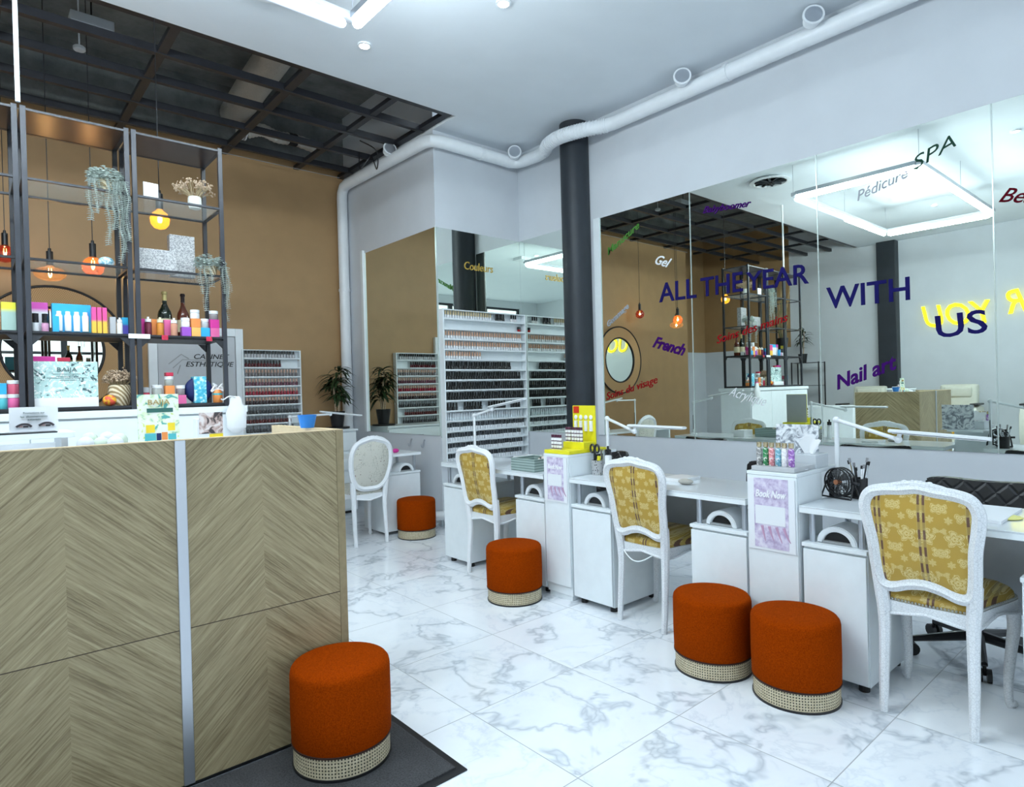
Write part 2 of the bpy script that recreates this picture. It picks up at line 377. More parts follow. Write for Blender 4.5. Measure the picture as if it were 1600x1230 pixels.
# ------------------------------------------------------------------ the room
XR, XA, YB, YT, XL, YF, ZC, YE = 4.70, 3.58, 5.21, 7.15, -3.90, -3.60, 3.95, 4.82
struct('floor', box(BM(), XL-.2, XR+.2, YF-.6, 8.4, -.1, 0), MARBLE)
struct('wall_right', box(BM(), XR, XR+.15, YF, YB, 0, 4.8), WALLW)
struct('wall_projection_end', box(BM(), XA, XR+.15, YB, YB+.12, 0, 4.8), WALLW)
struct('wall_projection_side', box(BM(), XA, XA+.12, YB+.12, YT+.12, 0, 4.8), WALLW)
bm = BM(); box(bm, -1.5, XA, YT, YT+.12, 0, 4.07); o = struct('wall_back', bm, TAN)
struct('wall_back_upper', box(BM(), -1.5, XA, YT, YT+.12, 4.07, 4.8), CONC)
struct('wall_passage_side', box(BM(), -1.5, -1.38, YT+.12, 8.25, 0, 4.8), TAN)
struct('wall_passage_end', box(BM(), XL-.15, -1.38, 8.25, 8.37, 2.1, 4.8), TAN)
struct('wall_passage_end_lower', box(BM(), XL-.15, -1.38, 8.25, 8.37, 0, 2.1), WALLW)
struct('wall_left', box(BM(), XL-.15, XL, YF, 6.2, 0, 4.8), WALLW)
struct('wall_left_tan', box(BM(), XL-.15, XL, 6.2, 8.25, 2.1, 4.8), TAN)
struct('wall_left_lower', box(BM(), XL-.15, XL, 6.2, 8.25, 0, 2.1), WALLW)
struct('ceiling', box(BM(), XL, XR, YF, YE, ZC, ZC+.1), CEILW)
struct('ceiling_corner', box(BM(), XA, XR, YE, YB, ZC, ZC+.1), CEILW)
struct('ceiling_slab', box(BM(), XL, XR, YE, 8.37, 4.72, 4.82), CONC)
struct('trim_ceiling_fascia', box(BM(), XL, XA, YE, YE+.05, ZC+.1, 4.72), CONC)
struct('baseboard_right', box(BM(), XR-.012, XR, YF, YB, 0, .07), WHITE)
struct('baseboard_side', box(BM(), XA-.012, XA, YB, YT, 0, .07), WHITE)
struct('trim_mirror_post', box(BM(), XA-.03, XA, 6.68, 6.73, .9, 3.02), WHITE)
# shop front behind the camera: piers, lintel, sill and three glazed bays
bm = BM()
for x0, x1 in ((XL, -3.2), (4.3, XR)): box(bm, x0, x1, YF-.15, YF, 0, ZC)
box(bm, -3.2, 4.3, YF-.15, YF, 3.75, ZC); box(bm, -3.2, 4.3, YF-.15, YF, 0, .25)
struct('wall_front', bm, WALLW)
for k, (x0, x1) in enumerate(((-3.2, -.7), (-.7, 1.8), (1.8, 4.3))):
    bm = BM()
    for a, b in ((x0, x0+.06), ((x0+x1)/2-.03, (x0+x1)/2+.03), (x1-.06, x1)): box(bm, a, b, YF-.11, YF-.04, .25, 3.75)
    for z in (.25, 2.45, 3.69): box(bm, x0+.06, (x0+x1)/2-.03, YF-.1, YF-.05, z, z+.06); box(bm, (x0+x1)/2+.03, x1-.06, YF-.1, YF-.05, z, z+.06)
    w = struct('window_%d' % (k+1), bm, STEEL)
    g = link('window_pane', box(BM(), x0+.05, x1-.05, YF-.08, YF-.072, .28, 3.7), GLASS, w)

# door of the treatment cabin, on the tan wall
bm = BM()
for a, b in ((1.40, 1.48), (2.235, 2.315)): box(bm, a, b, YT-.05, YT, 0, 2.085, .004)
box(bm, 1.481, 2.234, YT-.05, YT, 2.0, 2.085, .004)
door = struct('door_1', bm, WHITE)
leaf = link('door_leaf', box(BM(), 1.485, 2.23, YT-.035, YT-.01, .01, 1.995), plain('grey_white_door', (.55, .57, .60), .35, .02), door)
words('door_lettering', 'CABINET', (1.82, YT-.036, 1.755), (2.17, YT-.036, 1.755), .052, BLKP, 'back', .25, .01, parent=door)
words('door_lettering', 'ESTHETIQUE', (1.74, YT-.036, 1.675), (2.215, YT-.036, 1.675), .052, BLKP, 'back', .25, .01, parent=door)
GREYP = mat('grey_print', (.36, .37, .38), .5)
bm = BM()
for pts in (((1.58, 1.70), (1.70, 1.80), (1.77, 1.755)), ((1.62, 1.66), (1.71, 1.745), (2.10, 1.735)), ((1.66, 1.60), (1.69, 1.69))):
    tube(bm, [(x, YT-.037, z) for x, z in pts], .004, 4)
link('door_emblem', bm, GREYP, door)
bm = BM(); cyl(bm, (2.18, YT-.07, .98), .011, .04, 10, 'y'); box(bm, 2.07, 2.19, YT-.082, YT-.066, .97, .99, .004); link('door_handle', bm, CHROME, door)
# white door in the passage
bm = BM()
for a, b in ((-2.95, -2.87), (-2.13, -2.05)): box(bm, a, b, 8.2, 8.25, 0, 2.07, .004)
box(bm, -2.869, -2.131, 8.2, 8.25, 1.99, 2.07, .004)
d2 = struct('door_2', bm, WHITE); link('door_leaf', box(BM(), -2.87, -2.13, 8.215, 8.245, .01, 1.99), WALLW, d2)

# ------------------------------------------------------------------ columns, pipes, ceiling services
bm = BM(); cyl(bm, (4.62, 4.275, 0), .142, ZC, 32)
tag(link('round_column', bm, CHARC, smooth='auto'), 'charcoal painted column between the two mirrored walls, behind the yellow tube display', 'column')
bm = BM(); box(bm, -3.92, -3.72, 4.13, 4.45, 0, ZC, .01)
tag(link('column', bm, CHARC), 'dark square column on the far white wall, seen in the mirror between the cream armchairs', 'column')
path = [(4.60, -1.5, 3.80), (4.60, 0, 3.80), (4.60, 2, 3.80), (4.60, 3.5, 3.79), (4.58, 3.8, 3.785), (4.46, 4.02, 3.775), (4.395, 4.25, 3.77), (4.44, 4.45, 3.775), (4.55, 4.62, 3.785), (4.60, 4.78, 3.79), (4.60, 5.00, 3.80)]
pp = spline(path, 6)+[Vector(p) for p in ((4.575, 5.07, 3.80), (4.51, 5.11, 3.80), (3.62, 5.12, 3.81), (3.53, 5.16, 3.815), (3.50, 5.25, 3.82), (3.50, 6.9, 3.84), (3.505, 7.0, 3.83), (3.51, 7.06, 3.77), (3.51, 7.07, 3.7), (3.51, 7.07, 0.02))]
duct = thing('ventilation_pipe', 'long white ventilation pipe under the ceiling, dropping down the corner of the tan wall', 'pipe', (4.60, 0, 3.8))
bm = BM(); tube(bm, [p-Vector((4.6, 0, 3.8)) for p in pp], .062, 14); link('pipe_run', bm, PVC, duct, smooth='auto')
bm = BM(); i0 = 24
for i in range(0, 30):
    t = 3.82+i*.026; # ribs on the flexible piece around the column
    best = min(range(len(pp)-1), key=lambda k: abs(pp[k].y-t) if pp[k].x > 4.2 and k < 62 else 9)
    a, b = pp[best], pp[best+1]; f = (t-a.y)/(b.y-a.y) if abs(b.y-a.y) > 1e-4 else 0; c = a.lerp(b, max(-.5, min(1.5, f)))-Vector((4.6, 0, 3.8)); d = (b-a).normalized()*.006
    tube(bm, [c-d, c+d], .068, 14)
link('flexible_sleeve', bm, PVC, duct, smooth='auto')
for (x, y, z, dx, dy, dz) in ((4.53, 1.92, 3.86, -.6, -.45, .1), (4.53, 2.97, 3.85, -.6, -.45, .1), (4.50, 5.03, 3.85, -.5, -.6, .1), (3.46, 5.88, 3.90, -.2, -.9, .2)):
    d = Vector((dx, dy, dz)).normalized(); c = Vector((x-4.6, y, z-3.8)); bm = BM()
    tube(bm, [c, c+d*.07], .055, 20); tube(bm, [c+d*.065, c+d*.08], .072, 20); v = link('outlet', bm, PVC, duct, smooth='auto')
    bm = BM(); tube(bm, [c+d*.0801, c+d*.082], .058, 20); link('outlet_grille', bm, ALU, v)
for c in ((4.60, 2.6, 3.8), (4.55, 4.62, 3.785), (4.1, 5.12, 3.805), (3.51, 7.07, 2.6), (3.51, 7.07, 1.3)):
    bm = BM(); c = Vector(c)-Vector((4.6, 0, 3.8)); d = Vector((0, .015, 0)) if c.x > -.2 else (Vector((.015, 0, 0)) if c.x > -.9 else Vector((0, 0, .015)))
    tube(bm, [c-d, c+d], .069, 16); link('pipe_clip', bm, PVC, duct)
# black steel grid under the dark slab
def beam(p0, p1, w, h, label):
    a, b = Vector(p0), Vector(p1); c = (a+b)/2; bm = BM(); L = (b-a).length
    if abs(b.x-a.x) > abs(b.y-a.y): box(bm, -L/2, L/2, -w/2, w/2, -h/2, h/2)
    else: box(bm, -w/2, w/2, -L/2, L/2, -h/2, h/2)
    return tag(link('ceiling_beam', bm, BLK, loc=c), label, 'beam', 'black steel beams under the dark ceiling')
for i, (y, w) in enumerate(((4.875, .06), (5.35, .05), (5.83, .05), (6.36, .045), (6.88, .045))):
    beam((XL, y, 3.995), (XA-.02, y, 3.995), w, .06, 'long black ceiling beam, number %s from the white ceiling edge' % ('one', 'two', 'three', 'four', 'five')[i])
for x, w, s in ((3.53, .07, 'hugging the white pipe'), (2.98, .06, 'beside the hanging black bracket'), (2.17, .075, 'crossing under the silver duct'), (1.2, .065, 'above the yellow bulb'), (.22, .06, 'above the shelf with the trailing plant'), (-.8, .06, 'above the empty end of the shelving'), (-1.8, .06, 'in front of the passage'), (-2.8, .06, 'nearest the far white wall')):
    beam((x, YE+.05, 3.992), (x, YT, 3.992), w, .04, 'black ceiling cross beam '+s)
bm = BM(); tube(bm, [(2.15, 4.95, 4.42), (2.19, 5.6, 4.42), (2.24, 6.4, 4.42), (2.3, 7.13, 4.42)], .15, 20)
tag(link('silver_duct', bm, FOIL, smooth='auto'), 'wide silver foil duct above the black ceiling beams', 'duct')
fd = thing('flexible_duct', 'short crinkled silver hose with a white round collar above the tan wall', 'duct', (2.35, 6.75, 4.17))
bm = BM(); pts = spline([(-.02, .1, -.02), (.12, .05, .02), (.3, .08, 0), (.5, .12, .03), (.75, .16, .02)], 8)
tube(bm, pts, [.062+.006*(i % 2) for i in range(len(pts))], 14); link('hose', bm, FOIL, fd)
bm = BM()
for k in range(3): tube(bm, [(-.03-.03*k, .1, -.02), (-.045-.03*k, .1, -.02)], .09, 20)
link('collar', bm, PVC, fd); bm = BM(); tube(bm, [(.42, .105, .02), (.52, .122, .028)], .07, 14); link('band', bm, BLKP, fd)
bm = BM(); tube(bm, [(2.62, 5.02, 4.72), (2.62, 5.02, 4.12), (2.66, 5.03, 4.09), (3.0, 4.98, 4.35), (3.02, 4.98, 4.72)], .03, 8)
tag(link('pipe_bracket', bm, BLK), 'bent black steel pipe hanging beside the white ceiling edge', 'pipe')
bm = BM(); box(bm, -.14, .14, -.06, .06, -.04, .04, .008); tag(link('junction_box', bm, WALLW, loc=(.80, 5.66, 4.2)), 'pale rectangular junction box hung in the dark ceiling', 'box')
bm = BM(); tube(bm, [(.80, 5.66, 4.24), (.80, 5.66, 4.72)], .006, 6); tag(link('hanging_rod', bm, BLKP), 'thin dark rod holding the pale junction box', 'rod')
bm = BM(); cyl(bm, (0, 0, 0), .045, .035, 16, bev=.008); tube(bm, [(0, 0, .035), (0, 0, .52)], .006, 6); tag(link('smoke_detector', bm, PVC, loc=(.78, 6.15, 4.2)), 'small white smoke detector on a stem in the dark ceiling', 'detector')
bm = BM(); tube(bm, spline([(3.2, 6.0, 4.0), (3.28, 5.8, 3.85), (3.36, 5.95, 3.72), (3.38, 6.1, 3.9), (3.3, 6.2, 3.78), (3.35, 6.3, 4.0)], 6), .006, 6); tag(link('loose_cable', bm, BLKP), 'loop of loose black cable by the white pipe', 'cable')
bm = BM(); tube(bm, [(.262, 4.34, 2.985), (.262, 4.34, 3.97)], .012, 8); tag(link('white_pole', bm, WHITE), 'thin white pole rising from the shelving to the ceiling', 'pole')
bm = BM(); tube(bm, [(-1.3, 6.98, 3.93), (3.45, 7.0, 3.93)], .004, 5); tag(link('tension_wire', bm, mat('galvanised_wire', (.4, .42, .44), .4, .6)), 'thin grey wire stretched along the top of the tan wall', 'wire')
# square LED pendant frame
led = thing('led_frame_light', 'large hanging square light frame of white LED tubes', 'ceiling light', (.3, 2.8, 3.55))
HX, HY = 1.52, .66
bm = BM()
for y in (-HY, HY): box(bm, -HX, HX, y-.03, y+.03, .03, .075, .004)
for x in (-HX, HX): box(bm, x-.03, x+.03, -HY+.03, HY-.03, .03, .075, .004)
link('frame', bm, ALU, led)
def ledtube(a, b, on=True):
    bm = BM(); A, B = Vector(a), Vector(b); d = (B-A).normalized(); tube(bm, [A, A+d*.01, A+d*.03, B-d*.03, B-d*.01, B], [.012, .024, .031, .031, .024, .012], 12)
    o = link('led_tube', bm, LED if on else mat('unlit_tube_painted_glow', (.75, .82, .92), .2, emis=.35, ecol=(.7, .8, 1)), led, smooth=True)  # the switched-off tube gets a faint emission for its pale, lit look
    if not on: o['label'] = 'unlit milky tube'
for y in (-HY, HY):
    ledtube((-HX+.05, y, 0), (-.02, y, 0)); ledtube((.02, y, 0), (HX-.05, y, 0), on=(y < 0))
for x in (-HX, HX): ledtube((x, -HY+.03, 0), (x, HY+(-.03), 0))
for x in (-HX, 0, HX):
    for y in (-HY, HY):
        bm = BM(); tube(bm, [(x, y, .07), (x, y, .4)], .003, 5); link('suspension_wire', bm, ALU, led)
for i, (x, y) in enumerate(((2.32, 4.24), (2.8, 3.2), (-1.63, 2.93), (3.2, 1.6), (.91, 1.5))):
    t = thing('ceiling_spotlight', 'small round ceiling spotlight '+('near the dark ceiling opening', 'above the middle desk', 'deep in the room over the armchairs', 'close to the long white pipe', 'inside the square light')[i], 'spotlight', (x, y, ZC))
    bm = BM(); lathe(bm, [(.05, 0), (.052, -.012), (.038, -.014), (.036, -.006)], 20); link('rim', bm, PVC, t)
    bm = BM(); cyl(bm, (0, 0, -.012), .034, .005, 16); link('lens', bm, mat('spot_glow', (1, 1, 1), emis=30, ecol=(1, .93, .8)), t)
av = thing('air_diffuser', 'round slatted air diffuser in the white ceiling', 'vent', (1.5, 3.9, ZC-.01))
bm = BM(); lathe(bm, [(.24, 0), (.25, -.015), (.2, -.02), (.19, 0)], 28); link('ring', bm, PVC, av)
bm = BM()
for k in range(10):
    a = k*PI/5; tube(bm, [(.03*math.cos(a), .03*math.sin(a), -.008), (.19*math.cos(a+.3), .19*math.sin(a+.3), -.008)], .012, 4)
link('blades', bm, CHARC, av)
bm = BM(); box(bm, -.13, .13, -.13, .13, -.06, 0, .01); tag(link('ceiling_speaker_box', bm, WALLW, loc=(1.0, 2.78-1.6, ZC)), 'square white unit fixed to the ceiling beyond the light frame', 'box')

# ------------------------------------------------------------------ mirrors and their lettering
def mirror(name, x0, x1, y0, y1, z0, z1, label):
    t = thing(name, label, 'mirror', ((x0+x1)/2, (y0+y1)/2, z0), group=None); cx, cy = (x0+x1)/2, (y0+y1)/2
    bm = BM(); box(bm, x0-cx, x1-cx, y0-cy, y1-cy, 0, z1-z0); link('mirror_glass', bm, MIRR, t)
    return t
ED = mat('mirror_edge', (.55, .62, .6), .2, .3)
def seam(x, y, z0, z1, par):
    bm = BM(); box(bm, x-.0035, x+.0035, y-.0035, y+.0035, z0, z1); o = link('mirror_edge', bm, ED, par); o.location = -Vector(par.location)
ys = [4.03, 3.03, 1.975, .945, -.085]
for i in range(4):
    m_ = mirror('wall_mirror', XR-.008, XR-.001, ys[i+1]+.001, ys[i]-.001, .885, 2.985, 'tall mirror panel above the desks, '+('next to the charcoal column', 'behind the second gilt chair', 'behind the desk fan', 'at the end with the white swivel lamp reflection')[i])
    seam(XR-.008, ys[i], .885, 2.985, m_)
m_ = mirror('wall_mirror', XR-.008, XR-.001, 4.42, YB-.009, .885, 2.985, 'narrow mirror between the column and the polish rack corner')
m_ = mirror('wall_mirror', XA+.002, XR-.009, YB-.008, YB-.001, .885, 2.985, 'mirror above the tall polish rack with the golden lettering'); seam(XA+.004, YB-.008, .885, 2.985, m_)
m_ = mirror('wall_mirror', XA-.008, XA-.001, YB+.002, 6.675, .905, 2.985, 'mirror beside the vertical pipe, reflecting the tan wall')
bm = BM(); box(bm, XR-.02, XR, 4.032, 4.105, .885, 2.99); tag(link('mirror_side_strip', bm, WHITE), 'white vertical strip between the column and the large mirror', 'strip')
NAVY = mat('navy_vinyl', (.012, .01, .10), .85, spec=.1); PURP = mat('purple_vinyl', (.05, .005, .13), .85, spec=.1); REDV = mat('red_vinyl', (.30, .006, .01), .85, spec=.1)
GRNV = mat('green_vinyl', (.07, .25, .03), .5); GREYV = mat('grey_vinyl', (.38, .40, .45), .5); WHV = mat('white_vinyl', (.9, .92, .95), .5)
DGRN = mat('dark_green_vinyl', (.02, .06, .04), .85, spec=.1); MAR = mat('maroon_vinyl', (.10, .003, .01), .85, spec=.1); GLDV = mat('gold_vinyl', (.55, .36, .06), .4, .3)
MX = XR-.0095
L = [('ALL', 3.362, 2.09, 2.985, 2.085, .17, NAVY, 0, .012), ('THE', 2.944, 2.085, 2.564, 2.082, .16, NAVY, 0, .012), ('YEAR', 2.537, 2.078, 2.046, 2.07, .15, NAVY, 0, .012),
     ('WITH', 1.924, 1.867, 1.396, 1.868, .155, NAVY, 0, .012), ('US', 1.25, 1.603, .984, 1.62, .145, NAVY, 0, .012),
     ('Manucure', 3.935, 2.61, 3.55, 2.80, .065, GRNV, .45, .006), ('Gel', 3.40, 2.44, 3.25, 2.375, .085, WHV, .4, .012), ('Babyboomer', 2.905, 2.775, 2.481, 2.735, .055, PURP, .45, .014),
     ('French', 3.448, 1.70, 3.123, 1.60, .10, PURP, .4, .03), ('Soins du visage', 3.997, 1.222, 3.397, 1.375, .07, REDV, .35, .003), ('Gommage', 3.957, 1.925, 3.697, 2.085, .05, GREYV, .4, .02),
     ('Acrylique', 2.711, 1.255, 2.405, 1.165, .08, WHV, .45, -.004), ('SPA', 1.356, 2.70, 1.124, 2.79, .085, DGRN, .4, -.008), ('Pédicure', 1.701, 2.585, 1.386, 2.67, .07, GREYV, .45, -.004),
     ('Nail art', 1.865, 1.285, 1.467, 1.425, .10, PURP, .4, .022), ('Beauté', .918, 2.39, .60, 2.30, .085, MAR, .4, .006), ('Soins des mains', 2.804, 1.68, 2.203, 1.81, .065, REDV, .4, .006)]
for s, ya, za, yb, zb, h, m_, sh, bo in L:
    o = words('mirror_lettering', s, (MX, ya, za), (MX, yb, zb), h, m_, 'right', sh, bo)
    big = s.isupper()
    tag(o, ('%s capital lettering spelling %s on the mirror' if big else '%s slanted lettering spelling %s on the mirror') % (m_.name.split('_vinyl')[0].replace('_', ' '), s), 'lettering', 'words stuck on the wall mirrors')
o = words('mirror_lettering', 'Couleurs', (3.922, YB-.0095, 2.60), (4.30, YB-.0095, 2.60), .085, GLDV, 'back', .1, .002); tag(o, 'gold lettering spelling Couleurs above the tall polish rack', 'lettering', 'words stuck on the wall mirrors')
NEON = mat('yellow_neon', (1, .9, .05), emis=1.5, ecol=(1, .88, .0))
neon = thing('neon_sign', 'yellow neon sign reading FOR YOU on the far white wall', 'neon sign', (XL+.03, 2.4, 2.5))
words('neon_word', 'YOU', (XL+.04, 2.74, 2.29), (XL+.04, 3.76, 2.28), .40, NEON, 'left', .2, .0, .010, neon)
words('neon_word', 'FOR', (XL+.04, 1.62, 2.52), (XL+.04, 2.50, 2.40), .40, NEON, 'left', .2, .0, .010, neon)
NFILL = mat('yellow_neon_backing', (.80, .70, .03), .5, emis=.25, ecol=(1, .85, .02))
words('neon_backing', 'YOU', (XL+.012, 2.74, 2.29), (XL+.012, 3.76, 2.28), .40, NFILL, 'left', .2, .0, 0, neon, depth=.004)
words('neon_backing', 'FOR', (XL+.012, 1.62, 2.52), (XL+.012, 2.50, 2.40), .40, NFILL, 'left', .2, .0, 0, neon, depth=.004)

# ------------------------------------------------------------------ reception counter, carpet
ct = thing('reception_counter', 'chevron oak reception counter with a metal joint strip', 'counter', (.57, 2.7, 0))
off = Vector((-.57, -2.7, 0))
def cpart(name, bm, m, par=ct, **k):
    o = link(name, bm, m, par, **k); o.location = off; return o
cpart('front_panel', box(BM(), -.04, .538, 2.38, 2.41, .02, 1.2), OAK_L); cpart('front_panel', box(BM(), .572, 1.125, 2.38, 2.41, .02, 1.2), OAK_R)
cpart('joint_strip', box(BM(), .538, .572, 2.372, 2.41, .02, 1.2, .002), ALU)
cpart('side_panel', box(BM(), 1.1255, 1.157, 2.3805, 3.066, .02, 1.2), OAK_S); cpart('corner_edge', box(BM(), 1.126, 1.1565, 2.378, 2.3803, .02, 1.2), plain('oak_edge_band', (.30, .235, .13), .5, .12, 40)); cpart('side_panel', box(BM(), -.07, -.04, 2.38, 3.066, .02, 1.2), OAK_S)
bm = BM(); box(bm, -.07, 1.157, 2.379, 2.411, 1.2, 1.203); box(bm, 1.12, 1.158, 2.411, 3.067, 1.2, 1.203); box(bm, -.07, -.04, 2.411, 3.067, 1.2, 1.203); cpart('edge_banding', bm, LOAK)
cpart('inner_lining', box(BM(), 1.119, 1.1245, 2.411, 3.06, .95, 1.2), LOAK)
cpart('worktop', box(BM(), -.04, 1.119, 2.411, 3.06, 1.07, 1.10), WHITE); cpart('plinth', box(BM(), -.05, 1.14, 2.395, 3.05, 0, .02), BLKP)
cp = thing('entrance_mat', 'charcoal carpet mat with a black rubber border in front of the counter', 'mat', (.4, 2.1, 0))
cc = BM(); box(cc, -1.55, .885, -.265, .27, .001, .012, .003); link('pile', cc, CARPET, cp); cc = BM(); box(cc, -1.58, .915, -.295, .278, 0, .006, .002); link('border', cc, BLKP, cp)

# ------------------------------------------------------------------ stools
def make_stool(label):
    t = thing('pouf_stool', label, 'stool', group='round rust coloured stools')
    R = .178
    bm = BM(); lathe(bm, [(R-.004, .083), (R, .09), (R+.002, .2), (R+.001, .325), (R-.002, .340), (R-.009, .3495), (R-.026, .3545), (R-.07, .3565), (.05, .3575), (.01, .3575)], 48); link('velvet_cushion', bm, VELV, t, smooth='auto')
    bm = BM(); lathe(bm, [(R-.005, .008), (R-.005, .084)], 48); link('cane_band', bm, CANE, t, smooth='auto')
    bm = BM(); lathe(bm, [(R-.02, 0), (R-.001, 0), (R-.001, .009), (R-.02, .009)], 48); link('base_ring', bm, BLKP, t, smooth='auto')
    bm = BM(); lathe(bm, [(R-.004, .079), (R+.0015, .081), (R+.0015, .087), (R-.004, .089)], 48); link('piping', bm, mat('dark_piping', (.03, .008, .004), .7), t, smooth='auto')
    return t
st = make_stool('rust velvet stool standing on the entrance mat against the oak counter'); st.location = (1.029, 2.19, .012)
for x, y, l in ((2.665, 1.655, 'rust velvet stool touching another stool, in front of the purple poster cabinet, farther one'), (2.675, 1.262, 'rust velvet stool of the touching pair, the one nearer the camera'), (2.655, 3.075, 'rust velvet stool in front of the cabinet with the yellow top'), (3.17, 5.05, 'rust velvet stool beside the oval-backed floral chair')):
    dup(st, (x, y, 0), rz=x*3, label=l)

# ------------------------------------------------------------------ carved chairs (local +x is the way the sitter faces)
def chair(label, oval=False, paint=None, fab=None, nails=False, chain=False, group='carved white salon chairs'):
    t = thing('carved_chair', label, 'chair', group=group); P = paint
    def bp(u, v, o=0): # back plane: u sideways, v height
        return Vector((-.205-(v-.46)*.16+o*1.0, u, v))
    if oval: half = [(0, .50), (.085, .508), (.145, .555), (.178, .64), (.193, .74), (.185, .83), (.145, .90), (.075, .93), (0, .945)]
    else: half = [(0, .545), (.06, .535), (.115, .515), (.155, .53), (.166, .60), (.172, .70), (.186, .79), (.190, .85), (.168, .895), (.12, .912), (.06, .918), (0, .928)]
    loop = half+[(-u, v) for u, v in half[-2:0:-1]]
    L2 = spline([(u, v, 0) for u, v in loop], 5, True)
    bm = BM(); c3 = [bp(p.x, p.y) for p in L2]
    tube(bm, c3, .024, 8, True, up=(1, 0, .16), ry=.017)
    tube(bm, [c+Vector((-.012, 0, 0)) for c in c3], .010, 6, True, up=(1, 0, .16), ry=.012)
    fr = link('back_frame', bm, P, t, smooth='auto')
    bm = BM(); vt = .962 if oval else .945        # carved crest
    for k in range(-6, 7):
        u = k*.014; ball(bm, bp(u, vt-.0007*k*k+.004*(k % 2)), .011 if k % 3 else .015, (.7, 1, .9), 8, 6)
    tube(bm, spline([bp(-.13, vt-.035), bp(-.08, vt-.012), bp(0, vt), bp(.08, vt-.012), bp(.13, vt-.035)], 5), .011, 6); link('carved_crest', bm, P, fr, smooth=True)
    # upholstered back panel (front and back faces bulge)
    inn = [(p.x*.90, (p.y-.73)*.915+.73) for p in L2]
    bm = BM(); n = len(inn); cu = 0; cv = sum(v for u, v in inn)/n; prev = None; rings = []
    for side in (-1, 1):
        seq = ((1, 0), (.9, .010), (.6, .019), (.25, .023), (.04, .024)); rr = []
        for s, o in seq: rr.append([bm.verts.new(bp(u*s, cv+(v-cv)*s, side*o+(.004*side))) for u, v in inn])
        for A, B in zip(rr, rr[1:]):
            for j in range(n): bm.faces.new((A[j], A[(j+1) % n], B[(j+1) % n], B[j]))
        bm.faces.new(rr[-1]); rings.append(rr[0])
    for j in range(n): bm.faces.new((rings[0][j], rings[0][(j+1) % n], rings[1][(j+1) % n], rings[1][j]))
    link('back_upholstery', bm, fab, t, smooth='auto')
    # seat
    out = [(-.195, .150), (-.06, .175), (.10, .212), (.165, .218), (.205, .19), (.222, .10), (.228, 0)]; out = out+[(x, -y) for x, y in out[-2::-1]]
    ol = [(p.x, p.y) for p in spline([(x, y, 0) for x, y in out], 4)]+[(-.203, -.10), (-.208, 0), (-.203, .10)]
    bm = BM(); n = len(ol); sz = []
    for i, (x, y) in enumerate(ol):      # serpentine apron
        a = math.atan2(y, x); sz.append(.405+.014*math.cos(4*a+(0 if not oval else PI)))
    T = [bm.verts.new((x, y, .452)) for x, y in ol]; B = [bm.verts.new((x*.985, y*.985, sz[i])) for i, (x, y) in enumerate(ol)]
    Ti = [bm.verts.new((x*.86, y*.86, .452)) for x, y in ol]; Bi = [bm.verts.new((x*.86, y*.86, sz[i]+.004)) for i, (x, y) in enumerate(ol)]
    for j in range(n):
        k = (j+1) % n
        for q in ((T[j], T[k], B[k], B[j]), (T[j], Ti[j], Ti[k], T[k]), (Ti[j], Bi[j], Bi[k], Ti[k]), (B[j], B[k], Bi[k], Bi[j])): bm.faces.new(q)
    sf = link('seat_rail', bm, P, t, smooth='auto')
    bm = BM(); tube(bm, [Vector((x*1.0, y*1.0, sz[i]+.004)) for i, (x, y) in enumerate(ol)], .007, 6, True); link('rail_moulding', bm, P, sf, smooth=True)
    bm = BM(); dome(bm, [(x*.955, y*.955) for x, y in ol], .03, .045); c = link('seat_cushion', bm, fab, t, (0, 0, .448), smooth='auto')
    if nails:
        bm = BM(); per = []
        for i in range(n):
            a, b = Vector((*ol[i], 0)), Vector((*ol[(i+1) % n], 0)); m_ = max(1, round((b-a).length/.013))
            for k in range(m_): per.append(a.lerp(b, k/m_))
        for p in per: bmesh.ops.create_icosphere(bm, subdivisions=1, radius=.0052, matrix=Matrix.Translation((p.x*.975, p.y*.975, .459)))
        o = link('nailhead_trim', bm, mat('aged_silver', (.6, .6, .58), .3, .9), t); o['kind'] = 'stuff'
    for s in (-1, 1):      # back legs run up into the frame
        bm = BM(); pts = spline([(-.225, s*.152, 0), (-.212, s*.152, .15), (-.20, s*.150, .32), (-.200, s*.152, .42), (-.207, s*.158, .50), (-.217, s*.163, .57)], 5)
        tube(bm, pts, [.016+.010*min(1, i/18) for i in range(len(pts))], 8, up=(1, 0, 0)); link('rear_leg', bm, P, t, smooth='auto')
        bm = BM(); pts = spline([(.168, s*.188, 0), (.160, s*.182, .03), (.166, s*.180, .12), (.185, s*.190, .25), (.198, s*.197, .34), (.188, s*.190, .43)], 5); N = len(pts)
        tube(bm, pts, [.013+(.016*(i/N)**1.3) for i in range(N)], 10); ball(bm, (.17, s*.19, .018), .02, (1.1, 1, .8), 10, 6); link('front_leg', bm, P, t, smooth='auto')
        bm = BM(); cyl(bm, (-.225, s*.152, -.001), .014, .004, 10); cyl(bm, (.168, s*.188, -.001), .012, .004, 10); link('glide', bm, BLKP, t)
    if chain:
        bm = BM(); pr = thing
        tube(bm, [(-.205-.02*math.sin(PI*k/14), .13-.2*k/14, .405-.045*math.sin(PI*k/14)) for k in range(15)], .0035, 6); link('bead_string', bm, WHITE, t)
    return t
c1 = chair('carved chair with crackled white paint, gold damask back and nailhead trim, nearest the camera', paint=CRACK, fab=GOLD, nails=True); c1.location = (3.015, .805, 0)
c2 = chair('carved white chair with gold damask back and a bead string under the seat', paint=CRACK, fab=GOLD, chain=True); c2.location = (3.06, 2.205, 0)
c3 = chair('carved white chair with gold damask back below the wall polish rack', paint=CHW, fab=GOLD); c3.location = (3.02, 3.60, 0); c3.rotation_euler = (0, 0, .02)
